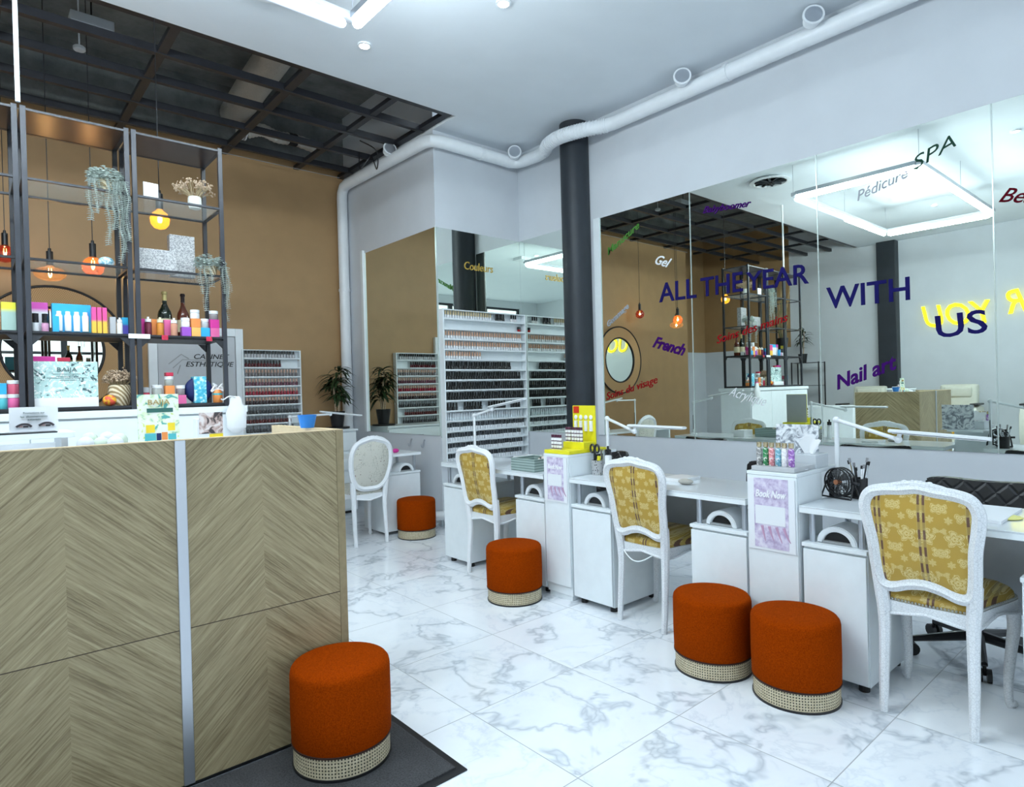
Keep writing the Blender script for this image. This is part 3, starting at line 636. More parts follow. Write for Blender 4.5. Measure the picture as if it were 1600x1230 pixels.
c4 = chair('carved white chair with an oval back in cream floral fabric', True, CHW, FLORAL); c4.location = (2.715, 5.29, 0); c4.rotation_euler = (0, 0, PI/2-.02)

# ------------------------------------------------------------------ manicure desks
DF, DB, TZ = 2.865, 3.34, .785
SHADE = plain('desk_grey_edge', (.42, .44, .47), .35, .03)
def desk(label, y0, y1, cabs, depth=DB):
    t = thing('manicure_desk', label, 'desk', (DF, y0, 0), group='white manicure desks'); o_ = Vector((-DF, -y0, 0))
    def part(name, bm, m, par=t, **k):
        o = link(name, bm, m, par, **k); o.location = o_ if par is t else (0, 0, 0); return o
    part('desktop', box(BM(), DF-.02, depth+.03, y0, y1, TZ-.032, TZ-.006, .003), WHITE)
    part('glass_top', box(BM(), DF-.022, depth+.03, y0, y1, TZ-.006, TZ, .002), mat('grey_glass_top', (.72, .76, .80), .06))
    for a, b in cabs:
        c = part('cabinet', box(BM(), DF+.012, depth, a, b, .035, .60, .002), WHITE)
        d = part('cabinet_door', box(BM(), DF-.005, DF+.011, a+.003, b-.003, .045, .590, .002), WHITE, c)
        part('cabinet_top', box(BM(), DF-.008, depth+.005, a-.002, b+.002, .601, .619, .002), WHITE, c)
        for x in (DF+.05, depth-.05):
            for y in (a+.04, b-.04): part('foot', cyl(BM(), (x, y, 0), .022, .035, 12), BLKP, c)
        for x in (DF+.035, depth-.04):
            for y in (a+.03, b-.03): part('support_tube', cyl(BM(), (x, y, .619), .014, TZ-.032-.619, 14), ALU, smooth='auto')
    part('back_panel', box(BM(), depth-.012, depth+.004, cabs[-1][1] if len(cabs) > 1 else y0, cabs[0][0] if len(cabs) > 1 else y1, .34, .72), plain('desk_back_panel', (.55, .57, .60), .5, .03))
    return t
desk('white manicure desk under the polish rack mirror, farthest along the wall', 2.985, 4.15, [(3.83, 4.145), (2.99, 3.28)])
desk('white manicure desk between the yellow-topped and poster cabinets', 1.57, 2.75, [(2.43, 2.745), (1.575, 1.89)])
desk('white manicure desk holding the black fan, nearest the camera', .22, 1.31, [(1.035, 1.305), (.225, .52)])
def nail_dryer(x, y, w, label, rz=0):
    t = thing('nail_dryer', label, 'nail dryer', (x, y, .62), rz, 'arched nail dryers'); r = w/2
    def arch(R): return [(R*math.cos(a)*1.0, max(0, R*math.sin(a)*.92)) for a in [PI*k/18 for k in range(19)]]
    bm = BM(); A = arch(r); I = arch(r-.026)
    for d0, d1 in ((0, .15),):
        va = [[bm.verts.new((d, u, v)) for u, v in pts] for d in (d0, d1) for pts in (A, I)]
        for j in range(18):
            for P, Q in ((va[0], va[2]), (va[1], va[3]), (va[0], va[1]), (va[2], va[3])): bm.faces.new((P[j], P[j+1], Q[j+1], Q[j]))
        for j in (0, 18): bm.faces.new((va[0][j], va[2][j], va[3][j], va[1][j]))
    bmesh.ops.bevel(bm, geom=[e for e in bm.edges if abs(e.verts[0].co.x-e.verts[1].co.x) < 1e-6 and abs(e.verts[0].co.x) < 1e-6], offset=.004, segments=2, affect='EDGES')
    link('shell', bm, PVC, t, smooth='auto')
    bm = BM(); prism(bm, [p for p in I], 'x', .02, .145); link('chamber', bm, BLKP, t)
    bm = BM(); box(bm, .003, .15, -r+.02, r-.02, 0, .012, .002); link('tray', bm, mat('grey_tray', (.3, .31, .32), .35), t)
    return t
nail_dryer(DF+.03, 1.17, .172, 'white arched nail dryer in the desk with the fan')
nail_dryer(DF+.03, 1.735, .172, 'white arched nail dryer in the middle desk, next to the poster cabinet')
nail_dryer(DF+.03, 2.588, .172, 'white arched nail dryer in the middle desk, next to the yellow-topped cabinet')
nail_dryer(DF+.03, 3.135, .172, 'white arched nail dryer in the far desk, behind the single stool')
nail_dryer(DF+.03, 3.985, .172, 'white arched nail dryer in the far desk, under the polish rack')
# tower cabinets between the desks
PAPER = mat('white_paper', (.82, .84, .88), .5)
def f_post(n):
    x, y, z = n.sep(n.obj()); v = n.noise(n.obj(), 30, 4, .6)[0]
    return {'Base Color': n.ramp(v, [(.35, (.42, .33, .52)), (.5, (.62, .55, .72)), (.65, (.78, .74, .85))])}
LILAC = pmat('lilac_poster_print', f_post, col=(.6, .5, .7), rough=.35)
def tower(y0, y1, label, lid=None):
    t = thing('tower_cabinet', label, 'cabinet', (2.85, (y0+y1)/2, 0)); w = (y1-y0)/2
    link('body', box(BM(), .014, .26, -w, w, .03, .908, .002), WHITE, t); link('top_board', box(BM(), 0, .47, -w, w, .9085, .925, .002), WHITE, t); link('door', box(BM(), 0, .013, -w+.002, w-.002, .09, .907, .002), WHITE, t)
    link('plinth', box(BM(), .02, .255, -w+.01, w-.01, 0, .03), WHITE, t)
    return t
tower(2.757, 2.978, 'narrow white cabinet carrying the yellow tube display'); tower(1.318, 1.562, 'narrow white cabinet with the larger lilac poster and spray bottles on top')
def poster(y, z0, z1, w, label):
    t = thing('booking_poster', label, 'poster', (2.848, y, z0)); h = z1-z0
    link('acrylic_sleeve', box(BM(), -.004, 0, -w/2, w/2, 0, h), PAPER, t)
    link('print', box(BM(), -.0055, -.0042, -w/2+.03, w/2-.03, .012, h), LILAC, t)
    link('blank_card', box(BM(), -.007, -.0057, -w/2+.045, w/2-.035, h*.36, h*.62), PAPER, t)
    words('lettering', 'Book Now', (2.848-.0062, y+w/2-.038, z0+h*.74), (2.848-.0062, y-w/2+.038, z0+h*.74), h*.10, mat('white_print', (.95, .95, .98), .5, emis=0), 'right', .3, .02, parent=t)
    bm = BM()
    for k in range(4): tube(bm, spline([(-.0058, w*.2-k*.035, h*.34), (-.0058, w*.17-k*.037, h*.24), (-.0058, w*.13-k*.040, h*.13+.006*(k % 2))], 4), [.009-.0009*i for i in range(9)], 6, up=(1, 0, 0), ry=.0008)
    link('painted_fingers', bm, mat('pink_print', (.50, .30, .45), .4), t)
poster(2.868, .62, .905, .205, 'lilac booking poster on the cabinet with the yellow top')
poster(1.44, .555, .895, .225, 'lilac booking poster on the cabinet behind the pair of stools')
# far station against the side wall
sd = thing('manicure_desk', 'white manicure desk beside the oval-backed chair, against the mirror wall', 'desk', (2.955, 5.26, 0), group='white manicure desks')
link('desktop', box(BM(), -1.15, .42, 0, .42, .735, .76, .003), WHITE, sd)
cb = link('cabinet', box(BM(), 0, .40, .012, .40, .03, .565, .002), WHITE, sd); link('cabinet_door', box(BM(), .003, .397, -.004, .011, .035, .56, .002), WHITE, cb); link('cabinet_top', box(BM(), -.003, .403, -.006, .405, .566, .584, .002), WHITE, cb)
for x in (.04, .36):
    for y in (.04, .36): link('support_tube', cyl(BM(), (x, y, .584), .014, .151, 12), ALU, sd); link('foot', cyl(BM(), (x, y, 0), .022, .03, 12), BLKP, cb)
link('side_leg', box(BM(), -1.12, -1.09, .02, .40, 0, .735), WHITE, sd)
nd = nail_dryer(3.21, 5.275, .172, 'white arched nail dryer beside the oval-backed chair', PI/2); nd.location.z = .585
dr = thing('drawer_unit', 'white chest of drawers against the tan wall behind the oval-backed chair', 'drawers', (2.95, 6.80, 0))
link('carcass', box(BM(), -.42, .42, -.2, .24, .03, .93, .003), WHITE, dr); link('plinth', box(BM(), -.4, .4, -.18, .28, 0, .03), BLKP, dr)
for k in range(4):
    f = link('drawer', box(BM(), -.41, .41, -.217, -.2, .05+k*.22, .25+k*.22, .004), WHITE, dr); link('drawer_handle', box(BM(), -.07, .07, -.228, -.217, .16+k*.22, .172+k*.22, .002), ALU, f)
link('top', box(BM(), -.43, .43, -.23, .25, .9305, .95, .003), WHITE, dr)

# ------------------------------------------------------------------ office chairs behind the desks
def office_chair(label):
    t = thing('office_chair', label, 'office chair', group='black quilted office chairs')      # faces local +x
    bm = BM(); o = [(-.20, .20), (0, .23), (.18, .22), (.22, .12), (.22, -.12), (.18, -.22), (0, -.23), (-.20, -.20)]
    dome(bm, [(p.x, p.y) for p in spline([(x, y, 0) for x, y in o], 4, True)], .06, .02); link('seat', bm, QUILT, t, (0, 0, .45), smooth='auto')
    bm = BM(); ol = spline([(-.19, .50, 0), (.19, .50, 0), (.235, .60, 0), (.25, .78, 0), (.22, .83, 0), (0, .82, 0), (-.22, .83, 0), (-.25, .78, 0), (-.235, .60, 0)], 4, True)
    A = [bm.verts.new((-.22-.10*(p.x/.25)**2*-.5-(p.y-.5)*.15, p.x, p.y)) for p in ol]; B = [bm.verts.new((-.165+.10*(p.x/.25)**2*.5-(p.y-.5)*.15, p.x, p.y)) for p in ol]; n = len(ol)
    bm.faces.new(A); bm.faces.new(B)
    for j in range(n): bm.faces.new((A[j], A[(j+1) % n], B[(j+1) % n], B[j]))
    bmesh.ops.bevel(bm, geom=[e for e in bm.edges], offset=.008, segments=2, affect='EDGES'); link('backrest', bm, QUILT, t, smooth='auto')
    link('back_stem', tube(BM(), [(-.10, 0, .44), (-.23, 0, .45), (-.24, 0, .60)], .02, 8), BLKP, t)
    bm = BM(); cyl(bm, (0, 0, .08), .025, .30, 14); cyl(bm, (0, 0, .3), .018, .16, 12); link('gas_lift', bm, BLKP, t)
    for k in range(5):
        a = k*2*PI/5+.3; d = Vector((math.cos(a), math.sin(a), 0)); bm = BM(); tube(bm, [d*.02+Vector((0, 0, .11)), d*.28+Vector((0, 0, .075))], [.026, .014], 8); s = link('base_arm', bm, BLKP, t)
        bm = BM(); c = d*.285; p = Vector((-d.y, d.x, 0))
        for q in (-1, 1): tube(bm, [c+p*(q*.008)+Vector((0, 0, .03)), c+p*(q*.026)+Vector((0, 0, .03))], .03, 14)
        tube(bm, [c+Vector((0, 0, .03)), c+Vector((0, 0, .075))], .008, 6); link('caster', bm, BLKP, s, smooth='auto')
    return t
oc = office_chair('black quilted office chair behind the desk with the fan'); oc.location = (3.64, .83, 0); oc.rotation_euler = (0, 0, PI)
dup(oc, (3.72, 1.95, 0), PI-.25, 'black quilted office chair behind the middle desk'); dup(oc, (3.72, 3.38, 0), PI+.2, 'black quilted office chair behind the farthest desk'); dup(oc, (2.35, 6.1, 0), -PI/2, 'black quilted office chair behind the desk of the floral chair')

# ------------------------------------------------------------------ desk lamps
def lamp(pole, ztop, elbow, b0, b1, label, z0=TZ):
    t = thing('desk_lamp', label, 'desk lamp', (pole[0], pole[1], z0), group='white jointed desk lamps'); P = Vector((pole[0], pole[1], z0))
    bm = BM(); lathe(bm, [(.035, 0), (.035, .012), (.012, .02)], 16); link('clamp_base', bm, PVC, t)
    top = Vector((pole[0], pole[1], ztop)); link('pole', tube(BM(), [Vector((0, 0, .01)), top-P], .0105, 10), PVC, t, smooth='auto')
    ball_ = lambda c: link('joint', ball(BM(), Vector(c)-P, .017, u=12, v=8), PVC, t, smooth=True)
    ball_(top); ball_(elbow); link('arm', tube(BM(), [top-P, Vector(elbow)-P], .0095, 10), PVC, t, smooth='auto')
    a, b = Vector(b0)-P, Vector(b1)-P; m_ = (a+b)/2; e = Vector(elbow)-P
    link('head_link', tube(BM(), [e, a.lerp(b, .12)], .009, 8), PVC, t)
    bm = BM(); tube(bm, [a, b], .022, 8, up=(0, 0, 1), ry=.0085); h = link('lamp_head', bm, PVC, t, smooth='auto')
    bm = BM(); tube(bm, [a.lerp(b, .04)-Vector((0, 0, .0095)), a.lerp(b, .96)-Vector((0, 0, .0095))], .015, 4, up=(0, 0, 1), ry=.001); link('diffuser', bm, mat('lamp_diffuser', (.85, .87, .9), .4), h)
    link('cable', tube(BM(), [Vector((.012, 0, .06)), Vector((.012, 0, .22))], .003, 6), BLKP, t)
lamp((3.225, 1.29), 1.155, (3.16, 1.00, 1.075), (3.14, 1.03, 1.115), (3.16, .66, 1.09), 'white jointed desk lamp beside the black fan')
lamp((3.18, 2.712), 1.14, (3.1, 2.43, 1.07), (3.1, 2.47, 1.105), (3.1, 2.07, 1.10), 'white jointed desk lamp rising next to the yellow tube display')
lamp((3.12, 4.06), 1.145, (3.12, 3.83, 1.195), (3.12, 3.86, 1.215), (3.12, 3.45, 1.275), 'white jointed desk lamp in front of the wall polish rack')
lamp((2.21, 5.60), 1.155, (2.60, 5.6, 1.16), (2.50, 5.6, 1.19), (2.92, 5.6, 1.135), 'white jointed desk lamp between the counter and the potted plant', .76)

# ------------------------------------------------------------------ nail polish racks and bottles
BK = mat('black_gloss', (.01, .01, .012), .15, coat=.5)
def bottle_mesh(body_h, cap_h, rb, rc):
    bm = BM(); lathe(bm, [(rb*.9, 0), (rb, .003), (rb, body_h-.008), (rb*.55, body_h)], 10); me = link('polish_bottle', bm, BK, smooth='auto').data
    bm = BM(); lathe(bm, [(rc, 0), (rc*.85, cap_h)], 8); o = link('cap', bm, BK); o.location.z = body_h
    return me, o.data
tmp_objs = list(bpy.data.objects)
BM1 = bottle_mesh(.042, .043, .0138, .0095); BM2 = bottle_mesh(.050, .034, .0150, .0125)
for o in [o for o in bpy.data.objects if o not in tmp_objs]: bpy.data.objects.remove(o)
def coloured(me, m):
    c = me.copy(); c.materials.clear(); c.materials.append(m); return c
cache = {}
def cm(me, name, col, **k):
    key = (me.name, name)
    if key not in cache: cache[key] = coloured(me, mat(name, col, **k))
    return cache[key]
n_ind = 0
def polish(x, y, z, bodym, capm, bh, label, group):
    global n_ind; n_ind += 1
    o = bpy.data.objects.new('nail_polish_bottle', bodym); COL.objects.link(o); o.location = (x, y, z); tag(o, label, 'nail polish', group)
    c = bpy.data.objects.new('cap', capm); COL.objects.link(c); c.parent = o; c.location = (0, 0, bh)
def rack(label, x0, x1, y, ztop, pitch, rows, depth):
    t = thing('polish_rack', label, 'rack', ((x0+x1)/2, y, ztop-pitch*rows), group=None); w = (x1-x0)/2; H = pitch*rows
    link('back_board', box(BM(), -w, w, -.006, -.001, 0, H), WHITE, t)
    for s in (-1, 1): link('side_board', box(BM(), min(s*w, s*(w-.014)), max(s*w, s*(w-.014)), -depth, -.006, 0, H, .001), WHITE, t)
    link('top_board', box(BM(), -w+.014, w-.014, -depth, -.006, H-.010, H, .001), WHITE, t)
    for k in range(rows):
        z = k*pitch
        s = link('shelf', box(BM(), -w+.0145, w-.0145, -depth, -.0065, z, z+.008), WHITE, t); link('shelf_lip', box(BM(), -w+.0145, w-.0145, -depth-.003, -depth, z, z+.016), WHITE, s)
ORD = ['top', 'second', 'third', 'fourth', 'fifth', 'sixth', 'seventh', 'eighth', 'ninth', 'tenth', 'eleventh', 'twelfth', 'thirteenth', 'fourteenth', 'fifteenth']
RX0, RX1 = 3.585, 4.688
rack('tall white wall rack full of nail polish, next to the charcoal column', RX0, RX1, YB-.009, 2.165, .1025, 15, .075)
TX0, TX1 = 2.29, 2.945
rack('white nail polish rack on the tan wall beside the cabin door', TX0, TX1, YT-.001, 1.862, .1035, 9, .075)
CREAM = (.62, .50, .30); NUDE = (.62, .36, .24); WB = (.72, .74, .78)
stuff_rows = []
# (row, first, last fraction, body colour name, body colour, cap colour name, cap colour, description)
wall_rows = [(0, 0, .59, 'white_polish', WB, 'gold_cap', CREAM, 'gold-capped white', 19), (0, .64, .76, 'black_polish', (.02, .02, .02), 'black_cap', (.01, .01, .01), 'all-black', 5), (0, .84, .93, 'pale_polish', (.7, .68, .7), 'black_cap', (.01, .01, .01), 'black-capped pale', 3),
    (2, 0, .99, 'white_polish', WB, 'nude_cap', NUDE, 'beige-capped white', 31), (3, 0, .99, 'white_polish', WB, 'nude_cap', NUDE, 'beige-capped white', 31), (4, 0, .44, 'white_polish', WB, 'nude_cap', NUDE, 'beige-capped white', 14),
    (5, 0, .83, 'black_polish', (.02, .02, .02), 'black_cap', (.01, .01, .01), 'all-black', 27), (10, 0, .57, 'clear_polish', (.60, .66, .70), 'silver_cap', (.55, .58, .62), 'pale clear', 20)]
cnt = 0
for r, f0, f1, bn, bc, cn, cc_, desc, n in wall_rows:
    z = 2.165-.1025*(r+1)+.0085
    for k in range(n):
        if n_ind >= 150: break
        x = RX0+.035+(RX1-RX0-.07)*(f0+(f1-f0)*(k+.5)/n)
        polish(x, YB-.052+random.uniform(-.004, .004), z, cm(BM1[0], bn, bc, rough=.25), cm(BM1[1], cn, cc_, rough=.35), .042, desc+' nail polish bottle standing on the '+ORD[r]+' shelf of the tall wall rack', 'nail polish on the '+ORD[r]+' shelf of the tall rack'+(' '+desc if r == 0 else ''))
rb = mat('red_polish', (.32, .01, .01), .2)
o = link('polish_pot', lathe(BM(), [(.016, 0), (.020, .032), (.020, .035)], 14), rb, loc=(4.62, YB-.045, 2.165-.205+.0085)); tag(o, 'red pot with a black lid alone on the second shelf of the tall rack', 'pot')
link('lid', cyl(BM(), (0, 0, .0352), .021, .028, 14), BK, o)
# back rows on the tan wall rack
tan_rows = [(0, 'pearl_polish', (.55, .55, .58), 'black_cap', (.01, .01, .01), 'black-capped pearl', 17, .95), (1, 'wine_polish', (.10, .006, .012), 'black_cap', (.01, .01, .01), 'black-capped wine red', 12, .68),
    (2, 'grey_polish', (.22, .20, .21), 'rose_cap', (.55, .36, .28), 'rose-capped grey', 17, 1), (3, 'plum_polish', (.16, .05, .08), 'rose_cap', (.55, .36, .28), 'rose-capped plum', 17, 1), (4, 'crimson_polish', (.30, .008, .03), 'rose_cap', (.55, .36, .28), 'rose-capped crimson', 17, 1),
    (5, 'dark_polish', (.03, .01, .015), 'rose_cap', (.55, .36, .28), 'rose-capped nearly black', 17, 1), (6, 'smoky_polish', (.05, .05, .055), 'grey_cap', (.20, .21, .23), 'grey-capped smoky', 17, 1), (7, 'deep_red_polish', (.10, .012, .012), 'grey_cap', (.20, .21, .23), 'grey-capped dark red', 15, .85), (8, 'slate_polish', (.06, .06, .07), 'grey_cap', (.20, .21, .23), 'grey-capped slate', 15, .9)]
for r, bn, bc, cn, cc_, desc, n, f1 in tan_rows:
    z = 1.862-.1035*(r+1)+.0085
    for k in range(n):
        polish(TX0+.032+(TX1-TX0-.064)*f1*(k+.5)/n, YT-.05+random.uniform(-.004, .004), z, cm(BM2[0], bn, bc, rough=.2), cm(BM2[1], cn, cc_, rough=.35), .050, desc+' nail polish bottle standing on the '+ORD[r]+' shelf of the tan wall rack', 'nail polish on the '+ORD[r]+' shelf of the tan wall rack')
# the remaining lower rows of the tall rack, beyond three hundred bottles
bm = BM(); SM = [mat('black_polish', (.02, .02, .02)), mat('black_cap', (.01, .01, .01)), mat('clear_polish', (.6, .66, .7)), mat('silver_cap', (.55, .58, .62)), mat('dark_cap', (.06, .065, .075), .3), mat('white_label', (.78, .80, .84), .4)]
low = {5: (0, 1, 27, .83), 6: (0, 1, 31, .96), 7: (0, 1, 32, 1), 8: (0, 1, 32, 1), 9: (0, 1, 28, .95), 10: (2, 3, 30, .97), 11: (5, 4, 32, 1), 12: (5, 4, 31, .95), 13: (5, 4, 31, .97), 14: (5, 4, 30, .95)}
for r, (bi, ci, n, f1) in low.items():
    z = 2.165-.1025*(r+1)+.0085
    for k in range(n):
        if r == 9 and k % 9 in (4, 5): continue
        x = RX0+.032+(RX1-RX0-.064)*f1*(k+.5)/n; y = YB-.052+random.uniform(-.004, .004); s = random.uniform(.96, 1.04)
        lathe(bm, [(.0138, 0), (.0142, .042*s)], 8, (x, y, z), mi=bi); lathe(bm, [(.0115, .0422*s), (.0105, .084*s)], 6, (x, y, z), mi=ci)
if n_ind < 150+145: pass
o = link('nail_polish_rows', bm, mats=SM); o['kind'] = 'stuff'; o['label'] = 'dense rows of dark and white nail polish bottles on the lower shelves of the tall rack'; o['category'] = 'nail polish'

# ------------------------------------------------------------------ cabinet and black metal shelving behind the counter
bc = thing('low_cabinet', 'white storage cabinet under the black metal shelving', 'cabinet', (.55, 4.5, 0))
link('carcass', box(BM(), -.85, .84, -.2, .24, .03, 1.245, .003), WHITE, bc); link('cabinet_top', box(BM(), -.87, .86, -.225, .26, 1.246, 1.287, .003), WHITE, bc); link('plinth', box(BM(), -.83, .82, -.18, .22, 0, .03), BLKP, bc)
for k in range(3):
    d = link('cabinet_door', box(BM(), -.84+k*.56, -.285+k*.56, -.217, -.2, .05, 1.235, .003), WHITE, bc); link('door_handle', box(BM(), -.33+k*.56, -.318+k*.56, -.232, -.217, .55, .72, .003), ALU, d)
SY0, SY1, SZ0, SZ1 = 4.33, 4.73, 1.288, 2.97
ZL = (1.311, 1.737, 2.14, 2.58)
def etagere(x0, x1, label):
    t = thing('metal_shelf_unit', label, 'shelving', ((x0+x1)/2, (SY0+SY1)/2, SZ0), group='black metal shelving bays'); w = (x1-x0)/2; d = .2
    for x in (-w, w-.026):
        for y in (-d, d-.026): link('post', box(BM(), x, x+.026, y, y+.026, 0, SZ1-SZ0, .002), STEEL if y < 0 else BLK, t)  # front posts lighter: the lit look is painted into the black steel
    for i, z in enumerate(ZL+(SZ1-.012,)):
        zz = z-SZ0; f = link('shelf_frame', BM() if False else (lambda b: [box(b, -w+.026, w-.026, -d, -d+.02, zz-.012, zz), box(b, -w+.026, w-.026, d-.02, d, zz-.012, zz), box(b, -w, -w+.02, -d+.026, d-.026, zz-.012, zz), box(b, w-.02, w, -d+.026, d-.026, zz-.012, zz)][0])(BM()), STEEL if i > 2 else BLK, t)  # upper frames take the lighter tone, light put into their colour
        if i in (0, 1): link('shelf_board', box(BM(), -w+.02, w-.02, -d+.02, d-.02, zz-.022, zz), BLK, f)
        elif i in (2, 3) and x0 < 0: pass
        elif i in (2, 3): link('glass_shelf', box(BM(), -w+.02, w-.02, -d+.02, d-.02, zz-.008, zz-.002), GLASS, f)
        else: link('top_panel', box(BM(), -w+.02, w-.02, -d+.02, d-.02, zz-.010, zz+.004), mat('bronze_sheet', (.085, .07, .07), .28, .7), f)
    for y in (-d+.004, d-.018):
        for s in (-1, 1):
            xe = s*(w-.026); bm = BM(); prism(bm, [(xe, ZL[1]-SZ0-.023), (xe-s*.05, ZL[1]-SZ0-.023), (xe, ZL[1]-SZ0-.075)], 'y', y, y+.012); link('corner_bracket', bm, BLK, t)
    return t
etagere(.795, 1.312, 'black metal shelving bay with the yellow bulb and the champagne bottles'); etagere(.268, .783, 'black metal shelving bay with the trailing silver plant'); etagere(-.262, .256, 'black metal shelving bay with tall dried stems, cut by the picture edge')

# coloured goods
def gmat(name, col, rough=.4, **k): return mat(name, col, rough, **k)
def two_tone(name, c0, c1, zsplit, soft=.01):
    return pmat(name, lambda n: {'Base Color': n.ramp(n.m('DIVIDE', n.sep(n.obj())[2], zsplit*2), [(.45, c0), (.55, c1)])}, col=c0, rough=.35)
def carton(name, x0, x1, y, z, h, m, label, cat='box', d=.05, rz=0.0, capm=None):
    w = (x1-x0)/2; bm = BM(); box(bm, -w, w, -d/2, d/2, 0, h, .0015); o = link(name, bm, m, loc=((x0+x1)/2, y, z), rot=(0, 0, rz)); tag(o, label, cat); return o
def jar(x, y, z, r, h, body, lid, label, lidh=.018, cat='jar'):
    bm = BM(); lathe(bm, [(r*.93, 0), (r, .004), (r, h-.004), (r*.9, h)], 18); o = link('cosmetic_jar', bm, body, loc=(x, y, z), smooth='auto'); tag(o, label, cat)
    link('lid', lathe(BM(), [(r, 0), (r*1.02, .003), (r*1.02, lidh), (r*.95, lidh+.002)], 18), lid, o, (0, 0, h+.0005), smooth='auto'); return o
def pump(x, y, z, r, h, body, cap, label, neck=.3):
    bm = BM(); lathe(bm, [(r*.9, 0), (r, .004), (r, h*.62), (r*.95, h*.68), (r*.5, h*.72)], 16); o = link('cosmetic_bottle', bm, body, loc=(x, y, z), smooth='auto'); tag(o, label, 'bottle')
    link('cap', lathe(BM(), [(r*.9, 0), (r*.9, h*.16), (r*.35, h*.18), (r*.35, h*.28)], 14), cap, o, (0, 0, h*.72), smooth='auto'); return o
WJ = mat('white_gloss', (.85, .86, .88), .2); MAG = mat('magenta_card', (.62, .03, .28), .4); PNK = mat('pink_card', (.72, .13, .33), .4); ORG = mat('orange_card', (.80, .27, .07), .4); BLU = mat('sky_blue_card', (.03, .38, .72), .35); VIO = mat('violet_card', (.32, .08, .50), .4); YEL = mat('yellow_card', (.85, .62, .03), .4); GRY = mat('silver_card', (.45, .46, .48), .3); TEAL = mat('teal_card', (.08, .45, .50), .4); CRED = mat('crimson_tag', (.50, .02, .06), .4); NVY = mat('navy_quilted_cloth', (.005, .015, .10), .6)
Z2, FY = 1.7375, 4.40
carton('boxed_canister', .165, .228, FY, Z2, .155, two_tone('green_yellow_print', (.35, .50, .45), (.75, .72, .05), .11), 'pale green carton with a yellow lid at the left end of the upper goods shelf', d=.06)
carton('gift_carton', .292, .375, FY+.06, Z2, .172, two_tone('white_magenta_print', (.75, .75, .78), (.62, .08, .42), .125), 'white carton with a magenta top behind two black-capped polishes')
kit = carton('gift_carton', .392, .578, FY+.05, Z2, .170, BLU, 'wide sky blue gift box holding four white tubes', d=.06)
for k in range(4):
    b_ = link('tube', lathe(BM(), [(.016, .012), (.017, .10), (.012, .11), (.012, .125)], 12, (-.062+k*.042, -.036, 0)), WJ, kit, smooth='auto')
for k, x in enumerate((.312, .355)):
    o = pump(x, FY-.03, Z2, .017, .07, (mat('clear_silver_lacquer', (.6, .62, .65), .2), mat('glitter_pink_lacquer', (.6, .3, .45), .3))[k], BK, 'black-capped %s nail lacquer standing before the magenta carton' % ('silver', 'glitter pink')[k])
    bm = BM(); cyl(bm, (0, 0, .0505), .015, .05, 12); link('tall_cap', bm, BK, o)
carton('small_carton', .388, .418, FY-.03, Z2, .09, BLU, 'small cyan carton in front of the sky blue gift box', d=.03)
for k, x in enumerate((.588, .614, .641)):
    carton('slim_carton', x-.011, x+.011, FY, Z2, .155, two_tone('orange_pink_print', (.85, .50, .06), (.75, .08, .30), .075), 'slim pink and orange carton, '+('the one touching the sky blue gift box', 'middle of the three', 'the one beside the silver carton')[k], d=.045)
carton('small_carton', .668, .700, FY+.02, Z2, .105, GRY, 'silver carton beside the slim pink and orange cartons')
pump(.716, FY-.02, Z2, .015, .10, WJ, WJ, 'white dropper bottle between the silver and blue cartons')
carton('small_carton', .732, .762, FY+.02, Z2, .105, two_tone('blue_violet_print', (.12, .10, .55), (.03, .42, .70), .06), 'blue and violet carton next to the shelving post')
Y2 = FY-.01
for x0, x1, m_, l in ((.829, .86, MAG, 'magenta carton behind the dark red bottle'), (.892, .925, ORG, 'amber carton behind the gold bottle'), (.962, 1.0, PNK, 'pink carton behind the peach bottle')): carton('small_carton', x0, x1, Y2+.05, Z2, .105, m_, l)
for x, m_, cp_, l in ((.868, mat('dark_red_liquid', (.16, .03, .05), .15), WJ, 'dark red dropper bottle with a white cap'), (.934, mat('amber_liquid', (.65, .25, .05), .15), mat('cream_cap', (.8, .72, .5), .35), 'amber bottle with a cream cap'), (1.012, mat('peach_liquid', (.62, .30, .20), .2), WJ, 'peach bottle with a white dropper cap')): pump(x, Y2, Z2, .02, .115, m_, cp_, l)
def wine(x, y, z, body, foil, label, H=.315, r=.043):
    o = link('champagne_bottle', lathe(BM(), [(r*.9, 0), (r, .006), (r, H*.50), (r*.9, H*.57), (r*.55, H*.66), (r*.34, H*.74), (r*.32, H*.80)], 24), body, loc=(x, y, z), smooth='auto'); tag(o, label, 'bottle')
    link('foil', lathe(BM(), [(r*.335, 0), (r*.33, H*.13), (r*.42, H*.14), (r*.42, H*.165), (r*.35, H*.19)], 18), foil, o, (0, 0, H*.80+.001), smooth='auto')
    link('bottle_label', lathe(BM(), [(r*1.004, H*.16), (r*1.004, H*.42)], 24, cap=False), mat('cream_paper', (.7, .62, .42), .5), o)
wine(1.012, 4.62, Z2, mat('dark_green_glass', (.006, .012, .005), .08, coat=.4), mat('gold_foil', (.62, .50, .22), .3, .7), 'dark champagne bottle with a gold foil neck')
wine(1.124, 4.63, Z2, mat('rose_amber_glass', (.13, .03, .015), .08, coat=.4), mat('dark_foil', (.03, .018, .02), .3, .5), 'rosé bottle with a dark foil neck', H=.31, r=.038)
r = .027
lows = [(1.078, VIO, 'violet'), (1.135, mat('apricot_card', (.85, .45, .12), .4), 'apricot'), (1.19, BLU, 'sky blue'), (1.248, PNK, 'pink')]
